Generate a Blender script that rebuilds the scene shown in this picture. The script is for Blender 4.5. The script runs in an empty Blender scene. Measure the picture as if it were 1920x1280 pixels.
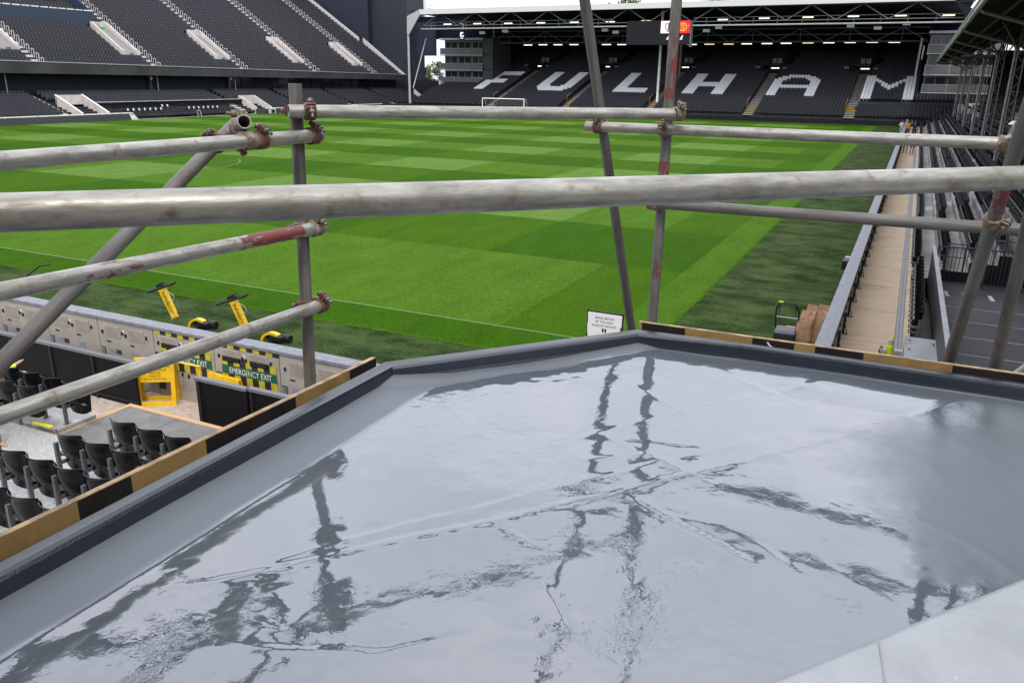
import bpy, bmesh, math, random
import numpy as np
from mathutils import Vector, Matrix, noise
R = math.radians
random.seed(7)
C = bpy.context.scene.collection

# ---------------------------------------------------------------- camera
FPX, CX, CY = 1505.0, 960.0, 640.0          # focal length and centre for a 1920 px wide frame
EYE = 5.9                                    # eye height above the pitch
def _v(x, y):
    a = np.array([x-CX, y-CY, FPX]); return a/np.linalg.norm(a)
_Y = _v(1728., 155.); _X = -_v(-2360., 96.); _X = _X-_Y*(_X@_Y); _X /= np.linalg.norm(_X); _Z = -np.cross(_X, _Y)
if _Z[1] > 0: _Z = -_Z
ROT = np.stack([_X, _Y, _Z])                 # world axes: X right along the goal line, Y up the pitch
O = np.array([0, 0, EYE])
def ray(x, y): return ROT@_v(x, y)
def onz(x, y, z=0.): d = ray(x, y); return Vector(O+d*(z-EYE)/d[2])
def ony(x, y, Y): d = ray(x, y); return Vector(O+d*Y/d[1])
def onx(x, y, X): d = ray(x, y); return Vector(O+d*X/d[0])
def atd(x, y, D): return Vector(O+D*ray(x, y))
def onv(x, y, A, B):                         # on the upright plane through A and B
    n = Vector((-(B[1]-A[1]), B[0]-A[0])); d = ray(x, y)
    return Vector(O+d*((n.x*A[0]+n.y*A[1])/(n.x*d[0]+n.y*d[1])))
cam_d = bpy.data.cameras.new('camera'); cam = bpy.data.objects.new('camera', cam_d); C.objects.link(cam)
cr, cu, cb = ROT@np.array([1, 0, 0]), ROT@np.array([0, -1, 0]), ROT@np.array([0, 0, -1])
cam.matrix_world = Matrix(((cr[0], cu[0], cb[0], 0), (cr[1], cu[1], cb[1], 0), (cr[2], cu[2], cb[2], EYE), (0, 0, 0, 1)))
cam_d.sensor_width = 36; cam_d.lens = FPX/1920*36; cam_d.clip_start = .05; cam_d.clip_end = 4000
bpy.context.scene.camera = cam

# ---------------------------------------------------------------- light
SUN_EL, SUN_AZ = 52, 150                     # azimuth clockwise from +Y
SKY = 1.0
w = bpy.data.worlds.new('World'); bpy.context.scene.world = w; w.use_nodes = True
nt = w.node_tree; nt.nodes.clear()
wo = nt.nodes.new('ShaderNodeOutputWorld'); bg = nt.nodes.new('ShaderNodeBackground'); bg.inputs[1].default_value = .1
sk = nt.nodes.new('ShaderNodeTexSky'); sk.sky_type = 'NISHITA'; sk.sun_disc = False
sk.sun_elevation = R(SUN_EL); sk.sun_rotation = R(SUN_AZ); sk.air_density = 1.2; sk.dust_density = 2
tc = nt.nodes.new('ShaderNodeTexCoord')
mp = nt.nodes.new('ShaderNodeMapping'); mp.inputs['Scale'].default_value = (1, 1, 2.6)
nz = nt.nodes.new('ShaderNodeTexNoise'); nz.inputs['Scale'].default_value = 2.4; nz.inputs['Detail'].default_value = 9; nz.inputs['Roughness'].default_value = .62
cr_ = nt.nodes.new('ShaderNodeValToRGB'); cr_.color_ramp.elements[0].position = .3; cr_.color_ramp.elements[1].position = .62
cr_.color_ramp.elements[0].color = (10.3, 11.2, 13.4, 1); cr_.color_ramp.elements[1].color = (15.9, 16.2, 17.6, 1)
sep = nt.nodes.new('ShaderNodeSeparateXYZ')
el = nt.nodes.new('ShaderNodeMapRange'); el.inputs['From Min'].default_value = 0.02; el.inputs['From Max'].default_value = .4
el.inputs['To Min'].default_value = 1.0; el.inputs['To Max'].default_value = 1.72
ml = nt.nodes.new('ShaderNodeVectorMath'); ml.operation = 'SCALE'
mx = nt.nodes.new('ShaderNodeMix'); mx.data_type = 'RGBA'; mx.inputs[0].default_value = .86
L = nt.links.new
L(tc.outputs['Generated'], mp.inputs[0]); L(mp.outputs[0], nz.inputs['Vector']); L(nz.outputs[0], cr_.inputs[0])
L(tc.outputs['Generated'], sep.inputs[0]); L(sep.outputs[2], el.inputs[0]); L(cr_.outputs[0], ml.inputs[0]); L(el.outputs[0], ml.inputs['Scale'])
L(sk.outputs[0], mx.inputs[6]); L(ml.outputs[0], mx.inputs[7]); L(mx.outputs[2], bg.inputs[0]); L(bg.outputs[0], wo.inputs[0])
sd = bpy.data.lights.new('sun', 'SUN'); sd.energy = 2.0; sd.angle = R(10); sd.color = (1, .95, .88)
sun = bpy.data.objects.new('sun', sd); C.objects.link(sun)
sv = Vector((math.cos(R(SUN_EL))*math.sin(R(SUN_AZ)), math.cos(R(SUN_EL))*math.cos(R(SUN_AZ)), math.sin(R(SUN_EL))))
sun.rotation_euler = sv.to_track_quat('Z', 'Y').to_euler()
vs = bpy.context.scene.view_settings
vs.view_transform = 'Standard'; vs.look = 'None'; vs.exposure = -.2; vs.gamma = 1; vs.use_curve_mapping = False
bpy.context.scene.cycles.max_bounces = 6

# ---------------------------------------------------------------- materials
MATS = {}
def srgb(r, g, b):
    f = lambda c: ((c/255+.055)/1.055)**2.4 if c > 10 else c/255/12.92
    return (f(r), f(g), f(b))
def mat(name, col, rough=.6, metal=0., col2=None, scale=3., stretch=(1, 1, 1), lo=.4, hi=.6, bump=0., bscale=40., spec=.5, emit=0., coat=0.,
        col3=None, scale3=.8, lo3=.5, hi3=.6, rnd=False, ior=1.5, rough2=None):
    if name in MATS: return MATS[name]
    m = bpy.data.materials.new(name); m.use_nodes = True; n = m.node_tree.nodes; l = m.node_tree.links.new
    p = n['Principled BSDF']; p.inputs['Roughness'].default_value = rough; p.inputs['Metallic'].default_value = metal
    p.inputs['Base Color'].default_value = (*col, 1); p.inputs['Specular IOR Level'].default_value = spec; p.inputs['IOR'].default_value = ior
    p.inputs['Coat Weight'].default_value = coat
    if emit: p.inputs['Emission Color'].default_value = (*col, 1); p.inputs['Emission Strength'].default_value = emit
    t = n.new('ShaderNodeTexCoord'); src = t.outputs['Object']
    if rnd:
        oi = n.new('ShaderNodeObjectInfo'); ad = n.new('ShaderNodeVectorMath'); ad.operation = 'ADD'
        sc = n.new('ShaderNodeMath'); sc.operation = 'MULTIPLY'; sc.inputs[1].default_value = 37.
        l(oi.outputs['Random'], sc.inputs[0]); l(src, ad.inputs[0]); l(sc.outputs[0], ad.inputs[1]); src = ad.outputs[0]
    mpn = n.new('ShaderNodeMapping'); mpn.inputs['Scale'].default_value = stretch; l(src, mpn.inputs[0])
    last = None
    def layer(cin, c, s, a, b, vec):
        z = n.new('ShaderNodeTexNoise'); z.inputs['Scale'].default_value = s; z.inputs['Detail'].default_value = 6; z.inputs['Roughness'].default_value = .65
        l(vec, z.inputs['Vector']); r = n.new('ShaderNodeMapRange'); r.inputs['From Min'].default_value = a; r.inputs['From Max'].default_value = b
        l(z.outputs[0], r.inputs[0]); x = n.new('ShaderNodeMix'); x.data_type = 'RGBA'
        if cin is None: x.inputs[6].default_value = (*col, 1)
        else: l(cin, x.inputs[6])
        x.inputs[7].default_value = (*c, 1); l(r.outputs[0], x.inputs[0]); return x.outputs[2], r.outputs[0]
    if col2:
        last, fac = layer(None, col2, scale, lo, hi, mpn.outputs[0])
        if rough2 is not None:
            rr = n.new('ShaderNodeMapRange'); rr.inputs['To Min'].default_value = rough; rr.inputs['To Max'].default_value = rough2
            l(fac, rr.inputs[0]); l(rr.outputs[0], p.inputs['Roughness'])
    if col3: last, _ = layer(last, col3, scale3, lo3, hi3, src)
    if last: l(last, p.inputs['Base Color'])
    if bump:
        z = n.new('ShaderNodeTexNoise'); z.inputs['Scale'].default_value = bscale; z.inputs['Detail'].default_value = 4; l(mpn.outputs[0], z.inputs['Vector'])
        b = n.new('ShaderNodeBump'); b.inputs['Strength'].default_value = bump; b.inputs['Distance'].default_value = .02; l(z.outputs[0], b.inputs['Height']); l(b.outputs[0], p.inputs['Normal'])
    MATS[name] = m; return m
def colmat(r, g, b, rough=.6, name=None, **k): return mat(name or f'c{r}_{g}_{b}', srgb(r, g, b), rough, **k)
BLACK = mat('black plastic', (.009, .009, .010), .4, spec=.25, col2=(.02, .02, .022), scale=30)
SEATN = mat('black seat plastic', (.005, .005, .006), .24, spec=.2, col2=(.012, .012, .013), scale=6, lo=.45, hi=.75, rnd=True)
SEATB = mat('dark grey seat plastic', (.040, .040, .047), .45, spec=.2)
SEATF = mat('near black seat plastic', (.016, .0165, .021), .4, spec=.2)
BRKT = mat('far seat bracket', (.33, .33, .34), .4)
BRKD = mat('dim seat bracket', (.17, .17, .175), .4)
SEATW = mat('white seat plastic', (.72, .73, .75), .4)
STEELG = mat('grey painted steel', (.085, .09, .095), .45, col2=(.13, .13, .135), scale=25)
NAVY = mat('navy cladding', (.013, .016, .028), .6, spec=.2, col2=(.022, .027, .042), scale=.6, stretch=(1, 1, .2))
DARK = mat('dark cladding', (.013, .014, .018), .8, spec=.15)
FASC = mat('charcoal fascia', (.036, .035, .036), .6, spec=.2, col2=(.055, .055, .058), scale=.3)
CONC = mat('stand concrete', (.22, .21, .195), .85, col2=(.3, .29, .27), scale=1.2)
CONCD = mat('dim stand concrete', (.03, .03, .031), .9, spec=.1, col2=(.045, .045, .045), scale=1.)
WHITE = mat('white paint', (.84, .83, .80), .5, col2=(.62, .6, .56), scale=2)
PINKW = mat('cream rendered wall', (.62, .56, .52), .7, col2=(.5, .45, .41), scale=1.5)
LGREY = mat('light grey steel', (.42, .43, .43), .45, col2=(.34, .34, .34), scale=4)
MGREY = mat('mid grey steel', (.16, .16, .165), .5)
DGREY = mat('dark grey steel', (.045, .046, .05), .5, spec=.3)
GLASS = mat('dark glazing', (.02, .023, .028), .08)
YELLOW = mat('yellow paint', (.78, .47, .005), .4, col2=(.66, .38, .005), scale=8)
ORANGE = mat('orange fabric', (.85, .26, .01), .8)
LAMP = mat('lamp tube', (1, .93, .72), .5, emit=2.0)
LAMPO = mat('amber lamp tube', (1, .72, .45), .5, emit=1.3)

# ---------------------------------------------------------------- mesh helpers
class MB:
    def __init__(s): s.v = []; s.f = []; s.m = []; s.sm = []
    def add(s, vs, fs, mi=0, sm=False):
        o = len(s.v); s.v += [tuple(v) for v in vs]; s.f += [tuple(i+o for i in f) for f in fs]; s.m += [mi]*len(fs); s.sm += [sm]*len(fs); return s
    def box(s, x0, x1, y0, y1, z0, z1, mi=0, M=None):
        vs = [Vector((x, y, z)) for x in (x0, x1) for y in (y0, y1) for z in (z0, z1)]
        if M is not None: vs = [M@v for v in vs]
        return s.add(vs, [(0, 1, 3, 2), (4, 6, 7, 5), (0, 4, 5, 1), (2, 3, 7, 6), (0, 2, 6, 4), (1, 5, 7, 3)], mi)
    def hexa(s, p, mi=0):        # 8 points: bottom 4, top 4
        return s.add(p, [(3, 2, 1, 0), (4, 5, 6, 7), (0, 1, 5, 4), (1, 2, 6, 5), (2, 3, 7, 6), (3, 0, 4, 7)], mi)
    def prism(s, poly, z0, z1, mi=0):
        n = len(poly); vs = [(p[0], p[1], z0) for p in poly]+[(p[0], p[1], z1) for p in poly]
        return s.add(vs, [tuple(range(n))[::-1], tuple(range(n, 2*n))]+[(i, (i+1) % n, n+(i+1) % n, n+i) for i in range(n)], mi)
    def plate(s, pts, off, mi=0):   # planar polygon given a thickness vector
        n = len(pts); off = Vector(off); vs = [Vector(p) for p in pts]+[Vector(p)+off for p in pts]
        return s.add(vs, [tuple(range(n))[::-1], tuple(range(n, 2*n))]+[(i, (i+1) % n, n+(i+1) % n, n+i) for i in range(n)], mi)
    def tube(s, a, b, r, r2=None, seg=10, mi=0, cap=True):
        a = Vector(a); b = Vector(b); d = (b-a); 
        if d.length < 1e-6: return s
        d.normalize(); u = d.orthogonal().normalized(); w_ = d.cross(u); r2 = r if r2 is None else r2
        vs = []
        for c, q in ((a, r), (b, r2)):
            for i in range(seg):
                t = 2*math.pi*i/seg; vs.append(c+u*q*math.cos(t)+w_*q*math.sin(t))
        s.add(vs, [(i, (i+1) % seg, seg+(i+1) % seg, seg+i) for i in range(seg)], mi, True)
        if cap: s.add(vs, [tuple(range(seg))[::-1], tuple(range(seg, 2*seg))], mi)
        return s
    def path(s, pts, r, seg=8, mi=0):
        for a, b in zip(pts, pts[1:]): s.tube(a, b, r, seg=seg, mi=mi)
        return s
    def build(s, name, mats, parent=None, bevel=0):
        me = bpy.data.meshes.new(name); o = bpy.data.objects.new(name, me); C.objects.link(o)
        off = Vector((0, 0, 0))
        if parent is not None: o.parent = parent; off = parent.location.copy()
        me.from_pydata([tuple(Vector(v)-off) for v in s.v], [], s.f)
        for m in (mats if isinstance(mats, (list, tuple)) else [mats]): me.materials.append(m)
        me.polygons.foreach_set('material_index', s.m); me.polygons.foreach_set('use_smooth', s.sm); me.update()
        if bevel:
            b = o.modifiers.new('bevel', 'BEVEL'); b.width = bevel; b.segments = 2; b.limit_method = 'ANGLE'
        return o
def empty(name, loc=(0, 0, 0), rz=0):
    o = bpy.data.objects.new(name, None); C.objects.link(o); o.location = loc; o.rotation_euler.z = rz; o.empty_display_size = .1; return o
def tag(o, label, cat, group=None, kind=None):
    if label: o['label'] = label
    if cat: o['category'] = cat
    if group: o['group'] = group
    if kind: o['kind'] = kind
    return o
def struct(o): o['kind'] = 'structure'; return o
KIDS = {}
def copy_tree(o, parent=None):
    c = o.copy(); C.objects.link(c)
    if parent is not None: c.parent = parent
    for ch in o.children: copy_tree(ch, c)
    return c
def text_mb(mb, s, size, origin, ux, uy, mi=0, align='CENTER', lift=.002, sx=1.):
    cu_ = bpy.data.curves.new('t', 'FONT'); cu_.body = s; cu_.size = size; cu_.align_x = align; cu_.resolution_u = 2
    ob = bpy.data.objects.new('t', cu_); C.objects.link(ob); dg = bpy.context.evaluated_depsgraph_get(); dg.update()
    me = bpy.data.meshes.new_from_object(ob.evaluated_get(dg)); ux = Vector(ux).normalized(); uy = Vector(uy).normalized(); nn = ux.cross(uy)
    o3 = Vector(origin)+nn*lift
    mb.add([o3+ux*v.co.x*sx+uy*v.co.y for v in me.vertices], [tuple(p.vertices) for p in me.polygons], mi)
    bpy.data.objects.remove(ob); bpy.data.curves.remove(cu_); bpy.data.meshes.remove(me)
def tile(name, base_v, base_f, pos, mats, fmi=None, smooth=False, rot=None):
    """numpy copies of one small shape at many places"""
    bv = np.array(base_v, float); P = np.array(pos, float); n = len(P); k = len(bv)
    V = (P[:, None, :]+bv[None]).reshape(-1, 3)
    lens = [len(f) for f in base_f]; idx = np.concatenate([np.array(f) for f in base_f])
    L_ = (np.arange(n)[:, None]*k+idx[None]).reshape(-1)
    me = bpy.data.meshes.new(name); me.vertices.add(len(V)); me.vertices.foreach_set('co', V.reshape(-1))
    me.loops.add(len(L_)); me.loops.foreach_set('vertex_index', L_.astype(np.int32))
    ls = np.tile(lens, n); me.polygons.add(len(ls)); me.polygons.foreach_set('loop_start', (np.cumsum(ls)-ls).astype(np.int32))
    for m in (mats if isinstance(mats, (list, tuple)) else [mats]): me.materials.append(m)
    if fmi is not None: me.polygons.foreach_set('material_index', np.tile(fmi, n).astype(np.int32))
    me.polygons.foreach_set('use_smooth', np.full(len(ls), smooth)); me.update(calc_edges=True); me.validate()
    o = bpy.data.objects.new(name, me); C.objects.link(o); return o

# simple seat seen from afar, facing the -Y side (its open front towards -Y); turned by dirn
def seat_shape(dirn='-Y', w=.44):
    mb = MB(); h = w/2
    us = (-1, -.55, .55, 1)
    top = [.80, .85, .85, .80]
    vs = []
    for u, t in zip(us, top): vs += [(h*u, .06-.07*u*u, .40), (h*u, .16-.08*u*u, t), (h*u, .09-.07*u*u, .40), (h*u, .19-.08*u*u, t)]
    fs = []
    for i in range(3): a = i*4; b = a+4; fs += [(a, b, b+1, a+1), (a+2, a+3, b+3, b+2), (a+1, b+1, b+3, a+3)]
    fs += [(0, 1, 3, 2), (12, 14, 15, 13)]
    mb.add(vs, fs)
    mb.box(-h*.88, h*.88, -.09, -.02, .36, .66)          # the seat pan, tipped up
    mb.box(-h-.035, -h-.005, -.02, .10, 0, .42)
    mb.box(-h-.035, -h+.0, -.10, .02, .42, .56, 1)
    ang = {'-Y': 0, '+X': math.pi/2, '+Y': math.pi, '-X': -math.pi/2}[dirn]
    M = Matrix.Rotation(ang, 3, 'Z'); return [tuple(M@Vector(v)) for v in mb.v], mb.f, mb.m

# ================================================================ SETTING
g = MB(); g.add([(-900, -300, -.62), (900, -300, -.62), (900, 1500, -.62), (-900, 1500, -.62)], [(0, 1, 2, 3)])
struct(g.build('ground', mat('ground', (.12, .11, .1), .9, col2=(.16, .15, .13), scale=.2)))

def grass(name, col, col2, rough=.85, sc=1.2, st=(1, .35, 1), low=.5):
    m = bpy.data.materials.new(name); m.use_nodes = True; n = m.node_tree.nodes; l = m.node_tree.links.new
    p = n['Principled BSDF']; p.inputs['Roughness'].default_value = rough; p.inputs['Specular IOR Level'].default_value = .03; p.inputs['Sheen Weight'].default_value = 0; p.inputs['Sheen Tint'].default_value = (.8, .95, .3, 1)
    t = n.new('ShaderNodeTexCoord'); mpn = n.new('ShaderNodeMapping'); mpn.inputs['Scale'].default_value = st; l(t.outputs['Object'], mpn.inputs[0])
    def nzz(s, d, vec): z = n.new('ShaderNodeTexNoise'); z.inputs['Scale'].default_value = s; z.inputs['Detail'].default_value = d; z.inputs['Roughness'].default_value = .7; l(vec, z.inputs['Vector']); return z.outputs[0]
    a = nzz(sc, 4, mpn.outputs[0]); b = nzz(14, 5, mpn.outputs[0]); c = nzz(60, 3, t.outputs['Object'])
    m1 = n.new('ShaderNodeMath'); m1.operation = 'MULTIPLY_ADD'; l(b, m1.inputs[0]); m1.inputs[1].default_value = 1.1; a_h = n.new('ShaderNodeMath'); a_h.operation = 'MULTIPLY_ADD'; l(a, a_h.inputs[0]); a_h.inputs[1].default_value = low; a_h.inputs[2].default_value = .4-low*.5; l(a_h.outputs[0], m1.inputs[2])
    m2 = n.new('ShaderNodeMath'); m2.operation = 'MULTIPLY_ADD'; l(c, m2.inputs[0]); m2.inputs[1].default_value = 1.1; l(m1.outputs[0], m2.inputs[2])
    r = n.new('ShaderNodeMapRange'); r.inputs['From Min'].default_value = 1.3; r.inputs['From Max'].default_value = 1.7; l(m2.outputs[0], r.inputs[0])
    x = n.new('ShaderNodeMix'); x.data_type = 'RGBA'; x.inputs[6].default_value = (*col, 1); x.inputs[7].default_value = (*col2, 1); l(r.outputs[0], x.inputs[0]); l(x.outputs[2], p.inputs['Base Color'])
    bp = n.new('ShaderNodeBump'); bp.inputs['Strength'].default_value = .35; bp.inputs['Distance'].default_value = .02; l(m2.outputs[0], bp.inputs['Height']); l(bp.outputs[0], p.inputs['Normal'])
    return m
def sc3(c, k): return tuple(v*k for v in c)
LL = (.080, .148, .024); LM = (.050, .112, .006); DD = (.026, .075, .0004)
def gm(name, c): return grass(name, sc3(c, .66), sc3(c, 1.34))
GM = [gm('grass light', LL), gm('grass middle', LM), gm('grass dark', DD), gm('grass lime edge', (.046, .108, .005)), gm('grass soft', (.036, .088, .001))]
# far-off mowing bands are seen along the nap; boundaries in metres
xs = [-4.75, -6.0, -8.6, -13.1]+[-20-6.95*i for i in range(11)]; xs[-1] = -89.8
ys = [15.4, 17.1, 25.0, 32.1, 39.6, 46.5, 53.2, 59.9, 66.6, 73.3, 80.2, 87.3, 94.2, 101.2, 108.2, 115.2, 122.3, 126.5]
pm = MB()
for i in range(len(xs)-1):
    for j in range(len(ys)-1):
        x1, x0 = xs[i], xs[i+1]; y0, y1 = ys[j], ys[j+1]
        lightY = (j % 2 == 1); lightX = (i % 2 == 1) if i >= 3 else False
        if i == 0: m = 3
        elif j == 0 or i == 1: m = 2 if not (j and lightY and i == 1) else 4
        else:
            s_ = int(lightY)+int(lightX)
            m = {2: 0, 1: 1, 0: 2}[s_]
            if j == 1: m = 1 if i < 3 else 1
            if s_ == 1 and not lightY: m = 4
        nx = 1; pm.add([(x0, y0, 0), (x1, y0, 0), (x1, y1, 0), (x0, y1, 0)], [(0, 1, 2, 3)], m)
struct(pm.build('pitch', GM))
VERGE = grass('artificial turf verge', (.011, .024, .005), (.052, .080, .024), sc=.7, st=(1, 1.6, 1), low=1.5)
vg = MB()
X0 = -89.9
vg.add([(X0, 11.3, -.012), (-1.1, 11.3, -.012), (-1.1, 129.9, -.012), (X0, 129.9, -.012)], [(0, 1, 2, 3)])
struct(vg.build('grass_verge', VERGE))
bk = MB(); bk.box(X0, -1.1, 11.25, 129.9, -.6, -.02); struct(bk.build('pitch_base', CONCD))
# grass scruff where the two turfs meet: short blades so the border is not a ruled line
rnd = random.Random(3); P_ = []
for k in range(5200):
    if k % 2: x = -4.75+rnd.gauss(0, .035); y = rnd.uniform(15.3, 70)**1.0
    else: x = rnd.uniform(-30, -4.7); y = 15.4+rnd.gauss(0, .035)
    P_.append((x, y, 0))
sb = [(-.022, 0, .0), (.022, 0, .0), (.01, .02, .018), (-.01, .02, .018)]
t_ = tile('grass_edge', sb, [(0, 1, 2, 3)], P_, GM[3]); tag(t_, 'scruffy grass blades where the pitch meets the dark verge', 'grass', kind='stuff')
# faint painted lines
LINE = mat('faded pitch line', (.11, .19, .06), .9, col2=(.055, .12, .01), scale=9, lo=.35, hi=.6)
pl = MB()
pl.box(-88, -6.0, 17.06, 17.14, .003, .0045); 
def arc(cx, cy, r, a0, a1, n=40, wd=.1):
    for i in range(n):
        a = a0+(a1-a0)*i/n; b = a0+(a1-a0)*(i+1)/n
        p = [(cx+q*math.cos(t), cy+q*math.sin(t), .0045) for t in (a, b) for q in (r-wd/2, r+wd/2)]
        pl.add([p[0], p[1], p[3], p[2]], [(0, 1, 2, 3)])
arc(-47.5, 38.5, 7.2, -.35, .95)
struct(pl.build('pitch_markings', LINE))

# walkways
PATHM = mat('buff concrete paving', (.50, .375, .245), .85, col2=(.62, .48, .335), scale=1.3, lo=.3, hi=.7, col3=(.33, .245, .16), scale3=.6, lo3=.55, hi3=.8, bump=.15, bscale=60)
wk = MB()
yy = 11.
while yy < 129:
    y2 = yy+3.05; wk.box(-1.12, .32, yy, y2-.035, -.1, 0); yy = y2
wk.box(.50, .66, 11, 129, -.1, 0); wk.box(-1.12, .66, 11, 129.5, -.14, -.012)
struct(wk.build('path', PATHM))
dr = MB()
dr.box(.32, .50, 11, 129, -.08, .004)
struct(dr.build('drain_channel', mat('drain grating', (.2, .2, .2), .5, metal=.5, col2=(.3, .3, .3), scale=20, stretch=(1, .3, 1))))
dl = MB(); 
for x in (.325, .405, .49): dl.box(x, x+.012, 11, 129, .004, .012)
dl.build('drain_edge', DGREY, None)['kind'] = 'structure'
# sunken walkway at the near end and concrete step
nf = MB(); nf.box(-40, -1.2, 7.7, 11.1, -.6, -.5)
struct(nf.build('sunken_path', mat('gritty pink concrete', (.36, .28, .22), .9, col2=(.5, .42, .34), scale=9, lo=.4, hi=.65, bump=.3, bscale=50)))

# ================================================================ LED BOARD CABINETS round the pitch
CAB = mat('putty cabinet', (.36, .32, .27), .55, col2=(.31, .275, .23), scale=3, rnd=True)
CABD = mat('cabinet slot shadow paint', (.14, .12, .1), .6)
CAP = mat('grey board cap', (.15, .15, .17), .5, col2=(.2, .2, .22), scale=6)
LBL1 = mat('blue sticker', (.12, .17, .28), .5, col2=(.3, .33, .38), scale=60, stretch=(1, 1, 4))
LBL2 = mat('dark sticker', (.04, .045, .06), .5)
HAZ1 = mat('hazard yellow', (.52, .46, .03), .5, col2=(.38, .34, .02), scale=10)
HAZ2 = mat('hazard black', (.015, .015, .02), .5)
GREEN = mat('safety green', (.006, .10, .05), .5)
CABW = 1.65
ORD = 'first second third fourth fifth sixth seventh eighth ninth tenth eleventh twelfth thirteenth fourteenth fifteenth sixteenth seventeenth eighteenth nineteenth twentieth'.split()
def make_cabinet(hz=False):
    """local: runs along +X from 0 to CABW, outer back towards -Y, pitch side +Y"""
    root = empty('advertising_board')
    b = MB(); b.box(.01, CABW-.01, 0, .22, -.55, .93); b.build('cabinet', CAB, root, .01)
    b = MB(); b.box(0, CABW-.006, -.04, .27, .935, 1.0); b.build('cap', CAP, root, .008)
    for k, x in enumerate((.22, .92)):
        v = MB(); v.box(x, x+.46, -.012, -.002, .56, .82); v.build('vent', CAB, root, .006)
        s = MB()
        for i in range(5): s.box(x+.03, x+.43, -.017, -.013, .60+i*.042, .607+i*.042)
        s.build('vent_slots', CABD, root)
        q = MB(); q.box(x-.02, x+.5, -.01, -.002, -.22, -.02); q.build('lower_hatch', CAB, root, .004)
        la = MB()
        for dx, dz in ((-.09, .62), (.52, .66), (-.03, .02), (.5, .04)): la.box(x+dx, x+dx+.03, -.03, -.002, dz, dz+.07)
        la.box(x+.02, x+.14, -.008, -.002, .44, .47)
        la.build('latch', BLACK, root)
        lb = MB(); lb.box(x+.05, x+.25, -.006, -.002, .2, .3, 0); 
        if k == 0: lb.box(x+.27, x+.42, -.006, -.002, .2, .3, 1)
        lb.build('sticker', [LBL1, LBL2], root)
    sm = MB(); sm.box(.76, .8, -.006, -.002, .7, .76); sm.build('small_sticker', WHITE, root)
    cb_ = MB(); cb_.box(.02, .18, -.01, -.001, .02, .33, 0); cb_.box(.035, .165, -.014, -.009, .035, .315, 1)
    for i in range(4): cb_.tube((.05+.03*i, -.02, .3), (.06+.025*i, -.025, .06), .006, mi=2, seg=6)
    cb_.build('cable_box', [CAB, BLACK, LGREY], root)
    return root
cab0 = make_cabinet()
tag(cab0, 'putty grey back of a pitch-side advertising board, plain, in the near run', 'advertising board', 'advertising boards round the pitch')
xk = [-8.40-CABW*i for i in range(-5, 12)]
cabs = []
xk = [x for x in xk if x < -6.5]
for i, x in enumerate(xk):
    c = cab0 if i == 0 else copy_tree(cab0)
    c.location = (x-CABW, 10.86, 0); cabs.append((x-CABW, c)); nl = int(round((-13.35-x)/CABW))
    c['label'] = f"plain putty advertising board back, {['first','second','third','fourth','fifth','sixth','seventh','eighth','ninth','tenth','eleventh'][max(0, nl)]} to the left of the taped pair" if x < -12.9 else ('plain putty advertising board back just right of the EMERGENCY EXIT one' if x < -8 else 'plain putty advertising board back, last before the roof hides the run')
# hazard tape on two cabinets
for n_, (x, c) in enumerate([q for q in cabs if -14 < q[0] < -10.8]):
    z0 = c.location
    T = MB()
    for k in range(10):
        T.add([Vector((x+.06+k*.16, 10.854, .84)), Vector((x+.06+(k+1)*.16, 10.854, .84)), Vector((x+.06+(k+1)*.16, 10.854, .92)), Vector((x+.06+k*.16, 10.854, .92))], [(0, 1, 2, 3)], k % 2)
    ZT = ony(452, 697, 10.85).z
    for r_ in range(3):
        zb = ZT-.27+r_*.18
        for k in range(9):
            a = x+.20+k*.152; sk_ = .05
            mi = (k+r_) % 2 if r_ != 1 else 2
            if r_ == 1 and k in (0,): mi = 2
            T.add([Vector((a+sk_*0, 10.848, zb)), Vector((a+.155, 10.848, zb)), Vector((a+.155, 10.848, zb+.175)), Vector((a, 10.848, zb+.175))], [(0, 1, 2, 3)], mi)
    T.add([Vector((x+.02, 10.846, -.35)), Vector((x+.2, 10.846, -.35)), Vector((x+.2, 10.846, .45)), Vector((x+.02, 10.846, .45))] if n_ else [Vector((x+1.6, 10.846, -.4)), Vector((x+1.68, 10.846, -.4)), Vector((x+1.68, 10.846, .0)), Vector((x+1.6, 10.846, .2))], [(0, 1, 2, 3)], 0 if n_ == 0 else 1)
    text_mb(T, 'EMERGENCY EXIT', .17, (x+.92, 10.844, ZT-.06), (1, 0, 0), (0, 0, 1), 3, sx=.78)
    T.build('hazard_tape', [HAZ1, HAZ2, GREEN, WHITE], c)
    c['label'] = ('putty advertising board back taped yellow and black, with the EMERGENCY EXIT strip in full view' if x > -12.5 else
                  'putty advertising board back taped yellow and black, half hidden behind the lowest scaffold rail')
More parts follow.
